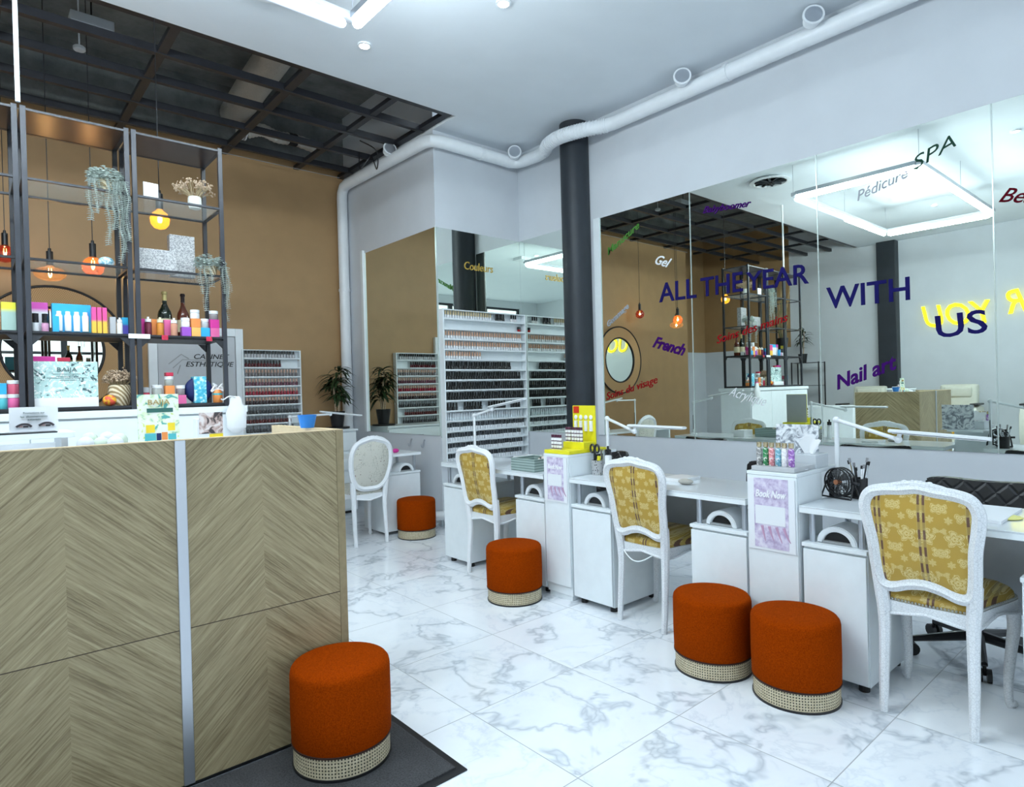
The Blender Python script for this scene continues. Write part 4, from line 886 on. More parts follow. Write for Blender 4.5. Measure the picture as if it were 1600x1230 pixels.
for k, (x, m_, c) in enumerate(lows):
    lo = carton('jar_carton', x-r, x+r, Y2, Z2, .060, m_, c+' square jar carton at the bottom of a stack'); 
    if k in (0, 2): jar(x, Y2, Z2+.0605, .025, .038, (WJ, None, GRY)[k], WJ, ('white jar stacked on the violet carton', '', 'silver jar stacked on the sky blue carton')[k])
    else:
        carton('jar_carton', x-r, x+r, Y2, Z2+.0605, .056, (None, ORG, None, MAG)[k], ('', 'orange square carton stacked on the apricot one', '', 'magenta square carton stacked on the pink one')[k])
        jar(x, Y2, Z2+.117, .027, .036, (None, WJ, None, mat('smoke_jar', (.25, .22, .23), .2))[k], WJ, ('', 'white tub topping the orange and apricot cartons', '', 'smoky jar topping the pink cartons')[k])
carton('small_carton', 1.276, 1.283, FY+.06, Z2, .05, WJ, 'thin white card at the end of the upper goods shelf')
for x, z in ((.945, Z2-.022), (1.20, Z2-.022)): carton('price_tag', x-.018, x+.018, SY0-.004, z-.008, .03, CRED, 'crimson price tag on the shelf edge '+('under the amber bottle' if x < 1 else 'under the jar stacks'), 'tag', d=.003)
carton('price_tag', .75, .865, SY0-.004, Z2-.026, .028, WJ, 'long white label strip on the shelf edge across the shelving joint', 'tag', d=.003)
# lower goods shelf
Z1 = 1.3115
for x, m_, l in ((.155, TEAL, 'teal canister at the picture edge'), (.208, PNK, 'pink lower jar of the two beside the shelving post')): jar(x, FY, Z1, .028, .06, m_, WJ, l)
jar(.208, FY, Z1+.081, .028, .055, mat('rose_gloss', (.65, .12, .2), .3), WJ, 'pink upper jar of the two beside the shelving post')
carton('teal_carton_top', .13, .178, FY, Z1+.081, .06, BLU, 'sky blue carton on the teal canister')
bd = carton('display_stand', .292, .60, FY+.02, Z1, .262, BOTAN, 'large pale teal display carton with botanical drawings, lettered BAÏJA', d=.05)
LET = mat('slate_lettering', (.10, .16, .16), .5)
for s, z, h in (('BAÏJA', .205, .024),): words('lettering', s, (.405, FY-.0065, Z1+z), (.50, FY-.0065, Z1+z), h, LET, 'back', parent=bd)
bm = BM()
for x0, x1, z in ((-.06, .07, .188), (-.045, .06, .176), (-.09, .10, .166), (-.03, .05, .154)): box(bm, x0, x1, -.0262, -.0252, z, z+.0035)
link('text_lines', bm, LET, bd)
link('front_tray', box(BM(), -.15, .15, -.06, -.0265, 0, .055, .002), WJ, bd)
tu = link('ribbon_strip', box(BM(), -.10, .02, -.015, .015, 0, .028, .003), MAG, loc=(.38, FY+.02, Z1+.263)); tag(tu, 'magenta strip lying on top of the botanical display carton', 'strip')
tu = link('ribbon_strip', box(BM(), -.03, .03, -.015, .015, 0, .022, .003), CRED, loc=(.44, FY+.02, Z1+.2635)); tag(tu, 'dark red strip lying on top of the botanical display carton', 'strip')
o = link('bath_ball', ball(BM(), (0, 0, .033), .033, (1.1, 1, 1)), pmat('yellow_red_wrap', lambda n: {'Base Color': n.ramp(n.noise(n.obj(), 40, 2)[0], [(.42, (.85, .45, .03)), (.55, (.65, .08, .04))])}, col=(.8, .4, .05)), loc=(.652, FY-.02, Z1), smooth=True); tag(o, 'yellow and red wrapped ball beside the woven pot', 'ball')
def flower_pot(x, y, z, label, r, h, foliage, spread, fh, n, trail=False, name='dried_flower_pot', seed=1, side=0, potm=BASKET):
    rnd = random.Random(seed); t = thing(name, label, 'plant', (x, y, z))
    link('pot', lathe(BM(), [(r*.8, 0), (r, h*.4), (r*.95, h*.9), (r*.88, h), (r*.7, h), (r*.7, h*.9)], 24), potm, t, smooth='auto')
    sb = BM(); fb = BM()
    for i in range(n):
        a = rnd.uniform(0, 2*PI); s = spread*math.sqrt(rnd.random()); top = Vector((s*math.cos(a), s*math.sin(a)*.8, h+fh*(1-.5*(s/spread)**2)*rnd.uniform(.6, 1)))
        base = Vector((r*.4*math.cos(a), r*.4*math.sin(a), h*.8)); tube(sb, [base, base.lerp(top, .5)+Vector((0, 0, fh*.08)), top], .0013, 4)
        for k in range(7):
            c = top+Vector((rnd.gauss(0, 1), rnd.gauss(0, 1), rnd.gauss(0, 1)))*.009; bmesh.ops.create_icosphere(fb, subdivisions=1, radius=rnd.uniform(.003, .0075), matrix=Matrix.Translation(c))
    link('stems', sb, mat('straw_stem', (.42, .33, .2), .8), t); link('flower_heads', fb, foliage, t)
    return t
flower_pot(.715, FY+.05, Z1, 'woven pot full of beige dried hydrangea', .062, .125, DRY, .085, .085, 80, seed=3)
def leafy(bm, p, d, L, w, rnd, droop=.3):
    d = d.normalized(); s = d.cross(Vector((0, 0, 1))); s = s.normalized() if s.length > .05 else Vector((1, 0, 0)); n_ = 5; Lf = []; Rt = []; Md = []
    for i in range(n_+1):
        f = i/n_; c = p+d*(L*f)+Vector((0, 0, -droop*L*f*f)); ww = w*math.sin(PI*min(.98, f*.85+.12))
        Lf.append(bm.verts.new(c+s*ww)); Rt.append(bm.verts.new(c-s*ww)); Md.append(bm.verts.new(c-Vector((0, 0, ww*.3))))
    for i in range(n_): bm.faces.new((Lf[i], Md[i], Md[i+1], Lf[i+1])); bm.faces.new((Md[i], Rt[i], Rt[i+1], Md[i+1]))
def trailing(x, y, z, label, potr, mound, strands, seed, m_=SAGE):
    rnd = random.Random(seed); t = thing('trailing_plant', label, 'plant', (x, y, z)); link('pot', lathe(BM(), [(potr*.75, 0), (potr, potr*1.3), (potr*.85, potr*1.3)], 18), BASKET, t, smooth='auto')
    bm = BM(); st_ = BM()
    for i in range(int(mound*420)):
        a = rnd.uniform(0, 2*PI); e = rnd.uniform(-.2, 1); q = Vector((math.cos(a)*math.cos(e), math.sin(a)*math.cos(e)*.8, math.sin(e)*.8+.35))*rnd.uniform(.6, 1)*.09+Vector((0, 0, potr*.9))
        leafy(bm, q, Vector((math.cos(a), math.sin(a), rnd.uniform(-.3, .6))), rnd.uniform(.018, .03), .010, rnd)
    for (dx, dy, L) in strands:
        p = Vector((dx, dy, potr*1.1)); pts = []
        for k in range(int(L/.012)):
            q = p+Vector((math.sin(k*.35+dx*50)*.006, math.cos(k*.3)*.004, -k*.012)); pts.append(q)
            for s in (0, 1, 2):
                a = k*1.9+s*2.1; leafy(bm, q, Vector((math.cos(a), math.sin(a), .15)), rnd.uniform(.016, .025), .0085, rnd)
        tube(st_, pts, .0012, 4)
    link('stems', st_, SAGE, t); link('leaves', bm, m_, t)
trailing(.665, SY0+.05, 2.5815, 'silver-green trailing plant spilling from the upper glass shelf', .05, 1.4, [(-.085, -.035, .26), (-.03, -.035, .16), (.0, -.075, .40), (.025, -.078, .30), (.065, -.07, .50), (.085, -.04, .42), (.095, -.075, .36), (-.06, -.078, .22), (.045, -.08, .24)], 5)
trailing(1.235, SY0+.06, 2.1415, 'small silver-green trailing plant at the corner of the lower glass shelf', .045, 1.0, [(-.075, -.08, .20), (-.05, -.085, .30), (-.02, -.085, .15), (.06, -.075, .18), (.085, -.03, .36), (.087, -.075, .28)], 8)
flower_pot(1.17, SY0+.12, 2.5815, 'white woven pot with airy beige dried flowers on the upper glass shelf', .042, .075, DRY, .125, .12, 46, seed=9, potm=plain('white_wicker', (.72, .72, .68), .7, .2, 80))
o = carton('folded_card', .862, .945, SY0+.06, 2.5815, .10, WJ, 'white folded card on the upper glass shelf near the yellow bulb', 'card', d=.01, rz=.1)
carton('gift_box', .826, 1.045, SY0+.13, 2.1415, .14, EMB, 'low silver gift box printed with roses', d=.08); carton('gift_box', 1.03, 1.18, SY0+.22, 2.1415, .27, EMB, 'tall silver gift box printed with roses', d=.06)
o = link('painted_shell', ball(BM(), (0, 0, .03), .034, (1.25, .9, .9)), pmat('blue_marbled_glaze', lambda n: {'Base Color': n.ramp(n.noise(n.obj(), 30, 3, .6, 2)[0], [(.4, (.12, .35, .48)), (.5, (.62, .78, .82)), (.6, (.75, .80, .80))])}, col=(.4, .6, .7), rough=.3), loc=(.663, SY0+.09, 2.1415), smooth=True); tag(o, 'blue and white glazed bauble on the middle glass shelf', 'ornament')
jar(.842, FY, Z1, .026, .075, CRED, GRY, 'pink jar with a silver collar beside the shelving post', .03)
jar(.908, FY, Z1, .030, .045+.055, mat('grey_green_jar', (.35, .36, .33), .3), WJ, 'grey jar left of the tall orange stack')
carton('jar_carton', .948, 1.005, FY, Z1, .060, ORG, 'lower orange carton of the tall stack'); carton('jar_carton', .950, 1.003, FY, Z1+.0605, .055, ORG, 'upper orange carton of the tall stack')
jar(.976, FY, Z1+.116, .025, .038, mat('grey_green_jar', (.35, .36, .33), .3), WJ, 'grey jar on the orange cartons'); carton('small_tin', .955, .997, FY, Z1+.1755, .022, CRED, 'dark red tin topping the orange stack')
carton('jar_carton', 1.012, 1.068, FY, Z1, .055, PNK, 'pink carton beneath a grey jar beside the navy pouch'); jar(1.04, FY, Z1+.0555, .026, .04, mat('smoke_jar', (.25, .22, .23), .2), WJ, 'smoky jar on the pink carton beside the navy pouch')
pc = thing('cosmetic_pouch', 'round navy quilted pouch wrapped in a sky blue card band', 'pouch', (1.152, FY+.02, Z1)); link('pouch', ball(BM(), (0, 0, .085), .085, (1, .4, 1), 20, 14), NVY, pc, smooth=True); link('card_band', box(BM(), -.035, .038, -.042, .042, .001, .172, .003), pmat('turquoise_print', lambda n: {'Base Color': n.ramp(n.noise(n.obj(), 45, 2)[0], [(.42, (.05, .42, .60)), (.55, (.20, .62, .75)), (.64, (.7, .85, .88))])}, col=(.1, .5, .65)), pc)
pb = thing('gift_bottle', 'peach gift bottle tied with a white bow', 'bottle', (1.262, FY, Z1)); link('body', lathe(BM(), [(.026, 0), (.03, .006), (.03, .065), (.02, .085)], 16), ORG, pb, smooth='auto'); link('teal_label', lathe(BM(), [(.0305, .05), (.0305, .062)], 16, cap=False), TEAL, pb)
bm = BM()
for a in (-.7, .7, -1.9, 1.9): tube(bm, spline([(0, 0, .09), (.03*math.sin(a), -.01, .09+.03*math.cos(a)), (.045*math.sin(a), -.012, .09+.045*math.cos(a)), (.02*math.sin(a+.4), -.01, .11)], 4), .006, 6)
link('bow', bm, WJ, pb)
# white towel bag hung on the corner of the cabinet
bm = BM(); k0 = [(.018, .10), (.03, .085), (.045, .05), (.058, -.0), (.062, -.05), (.055, -.10), (.035, -.13), (.01, -.14)]
lathe(bm, [(r_*1.0, z) for r_, z in k0], 20, sx=1.05, sy=.5); 
for v in bm.verts: v.co += Vector((.006*math.sin(v.co.z*60+v.co.x*40), 0, 0))
o = link('cloth_bag', bm, plain('white_cloth', (.82, .83, .85), .9, .03), loc=(1.325, 4.235, 1.25), smooth=True); tag(o, 'soft white cloth bag hanging on the corner of the white cabinet', 'bag')
link('drawstring', tube(BM(), spline([(-.0, -.01, .09), (-.05, -.03, .10), (-.085, -.03, .08), (-.10, -.03, .085)], 5), .004, 6), plain('white_cloth', (.82, .83, .85)), o)
# tall dried stems in the last bay
dg_ = thing('dried_stem_vase', 'dark vase of tall dried stems in the end bay of the shelving', 'vase', (.03, 4.5, 1.7375)); link('vase', lathe(BM(), [(.05, 0), (.07, .12), (.09, .28), (.085, .28)], 20), BLKP, dg_, smooth='auto'); bm = BM(); rnd = random.Random(4)
for k in range(26):
    a = rnd.uniform(0, 2*PI); s = rnd.uniform(.02, .19); h = rnd.uniform(.6, 1.12); tube(bm, spline([(0, 0, .2), (s*.3*math.cos(a), s*.3*math.sin(a), h*.5), (s*math.cos(a), s*.8*math.sin(a), h)], 4), [.004, .004, .004, .0035, .003, .003, .0025, .002, .001], 5)
link('stems', bm, pmat('dried_stem', lambda n: {'Base Color': n.ramp(n.noise(n.obj(), 6, 2)[0], [(.4, (.06, .09, .03)), (.6, (.42, .30, .15))])}, col=(.3, .25, .12)), dg_)

# round rattan mirror on the tan wall
rm = thing('round_rattan_mirror', 'large round mirror with a rattan surround and black rings on the tan wall', 'mirror', (.64, YT-.005, 1.82))
def disc(bm, r0, r1, y0, y1, n=64): # annulus facing -y
    R = []
    for (r, y) in ((r0, y0), (r1, y0), (r1, y1), (r0, y1)): R.append([bm.verts.new((r*math.cos(2*PI*j/n), y, r*math.sin(2*PI*j/n))) for j in range(n)])
    for a in range(4):
        A, B = R[a], R[(a+1) % 4]
        for j in range(n): bm.faces.new((A[j], A[(j+1) % n], B[(j+1) % n], B[j]))
    return bm
link('rattan_surround', disc(BM(), .40, .575, -.022, -.002), RATT, rm)
for r in (.585, .39): link('black_ring', tube(BM(), [(r*math.cos(2*PI*j/64), -.022, r*math.sin(2*PI*j/64)) for j in range(64)], .012, 8, True), BLKP, rm, smooth=True)
bm = BM(); bmesh.ops.create_circle(bm, cap_ends=True, segments=64, radius=.388, matrix=Matrix.Translation((0, -.012, 0)) @ Matrix.Rotation(PI/2, 4, 'X')); link('mirror_glass', bm, MIRR, rm)

# ------------------------------------------------------------------ pendant bulbs
def pendant(x, y, z, kind, label, warm=4):
    t = thing('pendant_bulb', label, 'pendant lamp', (x, y, z)); top = 4.719-z
    prof = {'globe': [(.018, .075), (.022, .06), (.048, .04), (.062, .005), (.055, -.035), (.035, -.058), (.008, -.067)], 'flat': [(.018, .07), (.03, .055), (.085, .04), (.11, .01), (.10, -.02), (.06, -.045), (.01, -.052)], 'onion': [(.018, .085), (.02, .075), (.055, .05), (.078, .01), (.07, -.04), (.04, -.068), (.008, -.078)]}[kind[0]]
    gl = mat('tinted_glass_'+kind[1], {'amber': (1.0, .50, .06), 'copper': (.30, .09, .025), 'smoke': (.22, .13, .06), 'red': (.09, .008, .004)}[kind[1]], .03, alpha={'amber': .5, 'copper': .55, 'smoke': .40, 'red': .8}[kind[1]], spec=.8, emis={'amber': .7, 'copper': 0, 'smoke': 0, 'red': 0}[kind[1]], ecol=(1, .42, .02))
    link('glass_bulb', lathe(BM(), prof, 28), gl, t, smooth=True)
    bm = BM(); lathe(bm, [(.023, .07), (.023, .175), (.012, .18), (.01, .20)], 18); link('socket', bm, BLKP, t, smooth='auto')
    link('cord', tube(BM(), [(0, 0, .2), (0, 0, top)], .003, 6), BLKP, t)
    bm = BM(); lathe(bm, [(.012, -.02), (.016, 0), (.012, .02)], 10) if kind[1] == 'amber' else tube(bm, spline([(-.008, 0, .045), (-.01, 0, .0), (.0, .004, -.025), (.01, 0, .0), (.008, 0, .045)], 4), .003, 6)
    link('filament', bm, mat('glowing_filament', (1, .7, .3), emis=9, ecol=(1, .55, .16)), t)
    l = bpy.data.lights.new('bulb_light', 'POINT'); l.energy = warm; l.color = (1, .58, .22); l.shadow_soft_size = .012; lo = bpy.data.objects.new('bulb_light', l); COL.objects.link(lo); lo.parent = t
pendant(1.045, 4.83, 2.575, ('globe', 'amber'), 'glowing amber globe bulb hanging behind the shelving end bay', 5)
pendant(.785, 5.82, 2.39, ('onion', 'copper'), 'copper-tinted onion bulb hanging behind the trailing plant', 2.5)
pendant(.53, 6.02, 2.335, ('flat', 'smoke'), 'wide flat smoked-glass bulb hanging before the round rattan mirror', 2.5)
pendant(.30, 6.93, 2.63, ('onion', 'red'), 'dark red round bulb seen only in the large mirror', 2.5)

# ------------------------------------------------------------------ things on the counter
def stand(name, x0, x1, y, z, h, m_, label, tilt=.12, cat='sign'):
    bm = BM(); w = (x1-x0)/2; box(bm, -w, w, -.002, .002, 0, h); o = link(name, bm, m_, loc=((x0+x1)/2, y, z), rot=(-tilt, 0, 0)); tag(o, label, cat); link('sign_foot', box(BM(), -w, w, .003, .06, 0, .003), m_, o); return o
lg = thing('raised_ledge', 'raised white ledge on the counter carrying the promotion sign', 'ledge', (.13, 2.85, 1.10)); link('ledge_top', box(BM(), -.16, .172, -.10, .15, .115, .135, .002), WHITE, lg); link('ledge_front', box(BM(), .13, .15, -.09, .14, 0, .115), ALU, lg); link('ledge_side', box(BM(), -.155, -.135, -.09, .14, 0, .115), WHITE, lg); link('promo_print', box(BM(), -.13, .115, -.07, -.066, .012, .100), PAPER, lg)
def eyeprint(par, cx, cz, y, s):
    bm = BM(); tube(bm, spline([(cx-s, y, cz), (cx-.3*s, y, cz+.38*s), (cx+.5*s, y, cz+.35*s), (cx+s, y, cz-.05*s)], 5), .0035, 4); box(bm, cx-.1*s, cx+.55*s, y-.0006, y, cz-.15*s, cz+.12*s); link('lash_print', bm, mat('print_dark', (.05, .04, .05), .5), par)
    bm = BM(); box(bm, cx-.7*s, cx-.15*s, y-.0005, y, cz-.1*s, cz+.2*s); link('skin_print', bm, mat('print_rose', (.62, .42, .42), .5), par)
eyeprint(lg, -.07, .05, -.0715, .04); eyeprint(lg, .045, .055, -.0715, .04)
sg = stand('promotion_sign', .120, .262, 2.85, 1.2355, .092, PAPER, 'small white sign about subscription promotions standing on the raised ledge', .06)
for s, a, b, z in (('Promotions sur', .16, .222, .068), ('les abonnements', .152, .23, .055), ('autorisés', .172, .21, .044)):
    w_ = words('lettering', s, (a-.191, -.0036, z), (b-.191, -.0036, z), .0065, LET, 'back'); w_.parent = sg; w_.location = (a-.191, -.0036, z)
eyeprint(sg, -.030, .022, -.0032, .022); eyeprint(sg, .035, .024, -.0032, .022)
dk = link('dark_cloth', box(BM(), -.13, .12, -.05, .04, 0, .004, .001), BLKP, loc=(.13, 2.80, 1.2353)); tag(dk, 'black mat under the promotion sign', 'mat')
tr = thing('bath_ball_tray', 'dark tray of pale bath balls on the counter', 'tray', (.385, 2.74, 1.10))
link('tray', box(BM(), -.088, .09, -.05, .05, 0, .075, .012), BLKP, tr)
for i, (x, y, z, c) in enumerate(((-.058, -.03, .088, 0), (-.01, -.028, .085, 1), (.048, -.02, .094, 1), (.015, .02, .10, 0), (-.04, .02, .10, 1), (.03, -.045, .085, 0))):
    o = link('bath_ball', ball(BM(), (0, 0, 0), .028), (mat('grey_white_salt', (.6, .62, .66), .8), mat('sage_salt', (.52, .60, .50), .8))[c], loc=(.385+x, 2.74+y, 1.10+z), smooth=True); tag(o, ('grey-white' if c == 0 else 'sage green')+' bath ball in the dark tray, '+('at the end near the ledge', 'in the middle of the front', 'at the far end of the front', 'behind in the middle', 'behind near the ledge', 'in front of the larger green one')[i], 'bath ball', 'bath balls in the counter tray')
cd = stand('product_card', .495, .637, 2.72, 1.101, .262, pmat('product_card_print', lambda n: {'Base Color': n.ramp(n.noise(n.obj(), 30, 2, .5, 1)[0], [(.36, (.10, .40, .38)), (.42, (.72, .83, .55)), (.52, (.86, .90, .84)), (.66, (.80, .86, .72)), (.7, (.62, .70, .18))])}, col=(.8, .88, .7)), 'tall pale green product card lettered BAÏJA leaning over the counter', .05, 'card')
w_ = words('lettering', 'BAÏJA', (-.035, -.0035, .222), (.04, -.0035, .222), .02, mat('ochre_print', (.45, .33, .12), .5), 'back'); w_.parent = cd; w_.location = (-.035, -.0035, .222)
for i, (x0, x1, z0, z1, m_) in enumerate(((-.04, .05, .192, .208, mat('deep_green_print', (.03, .13, .11), .5)), (-.05, -.012, .085, .112, TEAL), (-.010, .006, .085, .112, NVY), (.008, .028, .085, .115, ORG), (.030, .058, .085, .108, TEAL), (-.045, -.015, .115, .145, YEL), (.03, .055, .12, .15, YEL), (.03, .058, .062, .082, CRED))): link('printed_band', box(BM(), x0, x1, -.0034, -.0026, z0, z1), m_, cd)
lb = thing('leaflet_holder', 'clear holder of leaflets with a face photo and a yellow strip', 'leaflet holder', (.75, 2.74, 1.10)); link('holder', box(BM(), -.052, .052, -.02, .03, 0, .16, .002), PAPER, lb); link('photo_leaflet', box(BM(), -.043, .046, -.0225, -.0205, .10, .185), pmat('portrait_print', lambda n: {'Base Color': n.ramp(n.noise(n.obj(), 26, 3, .5, 1)[0], [(.42, (.05, .04, .045)), (.5, (.50, .36, .33)), (.6, (.75, .68, .68))])}, col=(.5, .4, .4)), lb); link('yellow_strip', box(BM(), -.005, .046, -.0227, -.0205, .065, .098), YEL, lb)
bm = BM(); lathe(bm, [(.028, 0), (.040, .055), (.037, .055), (.026, .004)], 16, sx=1, sy=1); o = link('blue_tub', bm, mat('bright_blue_plastic', (.02, .20, .62), .4), loc=(1.115, 2.63, 1.204), smooth='auto'); tag(o, 'small bright blue tub standing on the end panel of the oak counter', 'tub')

# ------------------------------------------------------------------ potted plant by the pipe
def dracaena(x, y, z, label, S_=1.0, seed=2, n=115):
    rnd = random.Random(seed); t = thing('potted_plant', label, 'plant', (x, y, z)); link('pot', lathe(BM(), [(.065, 0), (.09, .18), (.085, .18), (.08, .165), (.01, .165)], 24), BLKP, t, smooth='auto')
    bm = BM(); heads = []
    for k in range(4):
        a = k*1.7; q = Vector((.05*math.cos(a), .05*math.sin(a), .40+.08*k)); tube(bm, [(.02*math.cos(a), .02*math.sin(a), .15), q], .009, 6); heads.append(q)
    link('canes', bm, DRY, t); bm = BM()
    for i in range(n):
        q = heads[i % 4]; a = rnd.uniform(0, 2*PI); leafy(bm, q+Vector((0, 0, rnd.uniform(-.12, .04))), Vector((math.cos(a), math.sin(a), rnd.uniform(.0, 1.1))), rnd.uniform(.14, .24), .021, rnd, rnd.uniform(.4, 1.0))
    link('leaves', bm, LEAF, t); return t
dracaena(3.27, 6.86, .97, 'dark green leafy plant in a black pot beside the white corner pipe')
o = link('plant_tray', cyl(BM(), (0, 0, 0), .14, .019, 28, bev=.004), BLKP, loc=(3.27, 6.86, .951)); tag(o, 'low black tray under the potted plant', 'tray')

# ------------------------------------------------------------------ things on the cabinets and desks
yd = thing('yellow_tube_display', 'bright yellow counter display holding hand cream tubes', 'display', (2.86, 2.868, .926))
YL = mat('bright_yellow_card', (.80, .72, .02), .4)
link('base_tray', box(BM(), 0, .36, -.112, .112, 0, .022, .002), YL, yd); link('header', box(BM(), .27, .28, -.095, .105, .022, .30, .002), YL, yd); link('header_backing', box(BM(), .2805, .284, -.094, .104, .022, .298), plain('grey_cardboard', (.42, .43, .44), .7, .03), yd); link('step', box(BM(), .15, .26, -.10, .085, .022, .065, .002), YL, yd)
link('red_spot', box(BM(), .2675, .2695, .045, .095, .25, .295), mat('signal_red', (.6, .03, .01), .4), yd)
bm = BM()
for k in range(4): tube(bm, [(.265, .072-k*.045, .13), (.265, .072-k*.045, .20)], .013, 8); ball(bm, (.265, .072-k*.045, .222), .016, (.3, 1, 1), 10, 6)
link('tube_print', bm, WJ, yd)
def f_hand(n):
    x, y, z = n.sep(n.obj()); return {'Base Color': n.mix(n.m('GREATER_THAN', n.m('SINE', n.m('MULTIPLY', z, 260.0)), .65), (.82, .82, .84), (.10, .05, .09))}
HC = pmat('printed_tube', f_hand, col=(.8, .8, .82), rough=.3)
k = 0
for row, (x, z, cols) in enumerate(((2.915, .949, (2.955, 2.93, 2.905, 2.885)), (3.04, .992, (2.945, 2.92, 2.89, 2.865, 2.84, 2.815)))):
    for y in cols:
        k += 1; o = link('cream_tube', lathe(BM(), [(.010, 0), (.011, .075), (.009, .08)], 12), HC, loc=(x, y, z), smooth='auto'); tag(o, 'white striped hand cream tube on the '+('tray' if row == 0 else 'raised step')+' of the yellow display', 'tube', ('tubes on the tray', 'tubes on the step')[row]+' of the yellow display'); link('cap', cyl(BM(), (0, 0, .0805), .0095, .014, 10), mat('dark_plum_cap', (.10, .02, .05), .3), o)
cu = thing('tool_cup', 'grey lace-patterned cup of scissors and tools', 'cup', (3.06, 2.695, TZ))
def f_lace(n):
    x, y, z = n.sep(n.obj()); v = n.node('ShaderNodeTexVoronoi', Vector=n.obj(), Scale=75.0).outputs[0]; return {'Base Color': n.mix(n.m('LESS_THAN', v, .3), (.40, .40, .41), (.05, .05, .05))}
link('cup', lathe(BM(), [(.038, 0), (.042, .095), (.038, .095), (.036, .01), (.01, .01)], 24), pmat('grey_lace_plastic', f_lace, col=(.4, .4, .4)), cu, smooth='auto')
def tool(name, label, pos, pts, r, m_, extra=None, cat='tool'):
    bm = BM(); tube(bm, pts, r, 8)
    if extra: extra(bm)
    o = link(name, bm, m_, loc=pos, smooth='auto'); tag(o, label, cat); return o
def rings(bm):
    for s in (-1, 1): tube(bm, [Vector((0, s*.02+.017*math.cos(a), .155+.026*math.sin(a))) for a in [2*PI*j/14 for j in range(14)]], .0065, 6, True)
tool('scissors', 'black-handled scissors standing in the grey lace cup', (3.055, 2.715, TZ+.012), [(0, 0, 0), (0, 0, .14)], .009, BLKP, rings, 'scissors')
tool('cuticle_pusher', 'silver metal implement in the grey lace cup', (3.08, 2.695, TZ+.012), [(0, 0, 0), (.005, -.01, .15)], .006, CHROME)
tool('paper_scissors', 'yellow-handled tool at the front of the grey lace cup', (3.045, 2.678, TZ+.012), [(0, 0, 0), (0, -.006, .11)], .012, YL)
tool('tweezers', 'grey tweezers leaning in the grey lace cup', (3.07, 2.67, TZ+.012), [(0, 0, 0), (0, -.022, .15)], .007, ALU)
pu = pump(3.05, 2.60, TZ, .022, .19, WJ, BK, 'white spray bottle with a black nozzle beside the grey lace cup')
# basket on the far desk
bk = thing('storage_basket', 'grey-green woven storage basket on the far desk', 'basket', (2.98, 3.22, TZ)); 
def f_weave(n):
    x, y, z = n.sep(n.obj()); return {'Base Color': n.mix(n.m('LESS_THAN', n.m('FRACT', n.m('MULTIPLY', z, 55.0)), .35), (.33, .42, .40), (.15, .21, .20))}
WV = pmat('grey_green_weave', f_weave, col=(.33, .42, .4))
for (a, b, c, d) in ((-.1, .12, -.12, -.112), (-.1, .12, .112, .12), (-.1, -.092, -.112, .112), (.112, .12, -.112, .112)): link('basket_wall', box(BM(), a, b, c, d, 0, .085, .002), WV, bk)
link('basket_floor', box(BM(), -.092, .112, -.112, .112, 0, .006), WV, bk)
o = link('small_bag', ball(BM(), (0, 0, .045), .05, (1.2, 1, .9)), pmat('leopard_cloth', lambda n: {'Base Color': n.ramp(n.noise(n.obj(), 70, 1)[0], [(.45, (.03, .02, .02)), (.5, (.6, .55, .5))])}, col=(.4, .35, .3)), loc=(3.02, 3.15, TZ+.0065), smooth=True); tag(o, 'speckled dark pouch in the grey-green basket', 'pouch')
carton('tissue_box', 3.33-.28, 3.33-.10, 3.45, TZ, .07, WJ, 'white box between the basket and the gilt chair on the far desk', d=.12)
# mouse-shaped buffer and wipe stack on the middle desk
o = link('nail_buffer', ball(BM(), (0, 0, .016), .03, (1.1, 1.5, .55)), plain('greige_plastic', (.42, .40, .36), .4), loc=(3.06, 2.045, TZ), smooth=True); tag(o, 'greige rounded hand rest on the middle desk', 'hand rest')
carton('paper_towel_stack', 3.10, 3.28, 2.16, TZ, .02, WJ, 'stack of white paper towels on the middle desk', 'paper towels', d=.14)
# things on the poster cabinet
ty = thing('display_tray', 'grey display tray on the cabinet with the larger lilac poster', 'tray', (2.865, 1.44, .926)); link('tray', box(BM(), 0, .21, -.105, .105, 0, .022, .003), plain('light_grey_plastic', (.5, .51, .53), .4), ty)
cols = [('green', (.03, .20, .07)), ('pink', (.60, .22, .24)), ('blue', (.15, .35, .45)), ('white', (.75, .72, .74)), ('violet', (.28, .12, .40)), ('black and white', (.25, .25, .25))]
for i, (c, v) in enumerate([cols[5], cols[0], cols[1], cols[2], cols[3], cols[4]]):
    def fs(n, v=v): return {'Base Color': n.ramp(n.noise(n.obj(), 55, 1, .5, 1)[0], [(.45, v), (.55, tuple(min(1, q*1.6+.06) for q in v)), (.62, (.75, .72, .7))])}
    m_ = pmat('printed_spray_'+c.replace(' ', '_'), fs, col=v, rough=.25)
    o = link('spray_bottle', lathe(BM(), [(.0125, 0), (.014, .003), (.014, .078), (.008, .086)], 14), m_, loc=(2.905+.004*(i % 2), 1.523-i*.031, .949), smooth='auto'); tag(o, c+' patterned mini spray bottle on the grey display tray', 'bottle'); link('cap', lathe(BM(), [(.009, 0), (.012, .004), (.012, .024)], 12), mat('champagne_gold', (.62, .52, .33), .25, .8), o, (0, 0, .0865), smooth='auto')
nc = stand('nail_art_card', -.11, .11, 0, 0, .20, pmat('hands_print', lambda n: {'Base Color': n.ramp(n.noise(n.obj(), 18, 3, .5, 2)[0], [(.4, (.22, .24, .28)), (.5, (.62, .65, .70)), (.58, (.82, .84, .87))])}, col=(.7, .72, .75)), 'upright card with a grey hands photograph on the poster cabinet', .04, 'card'); nc.location = (3.25, 1.50, .926); nc.rotation_euler = (-.04, 0, -PI/2)
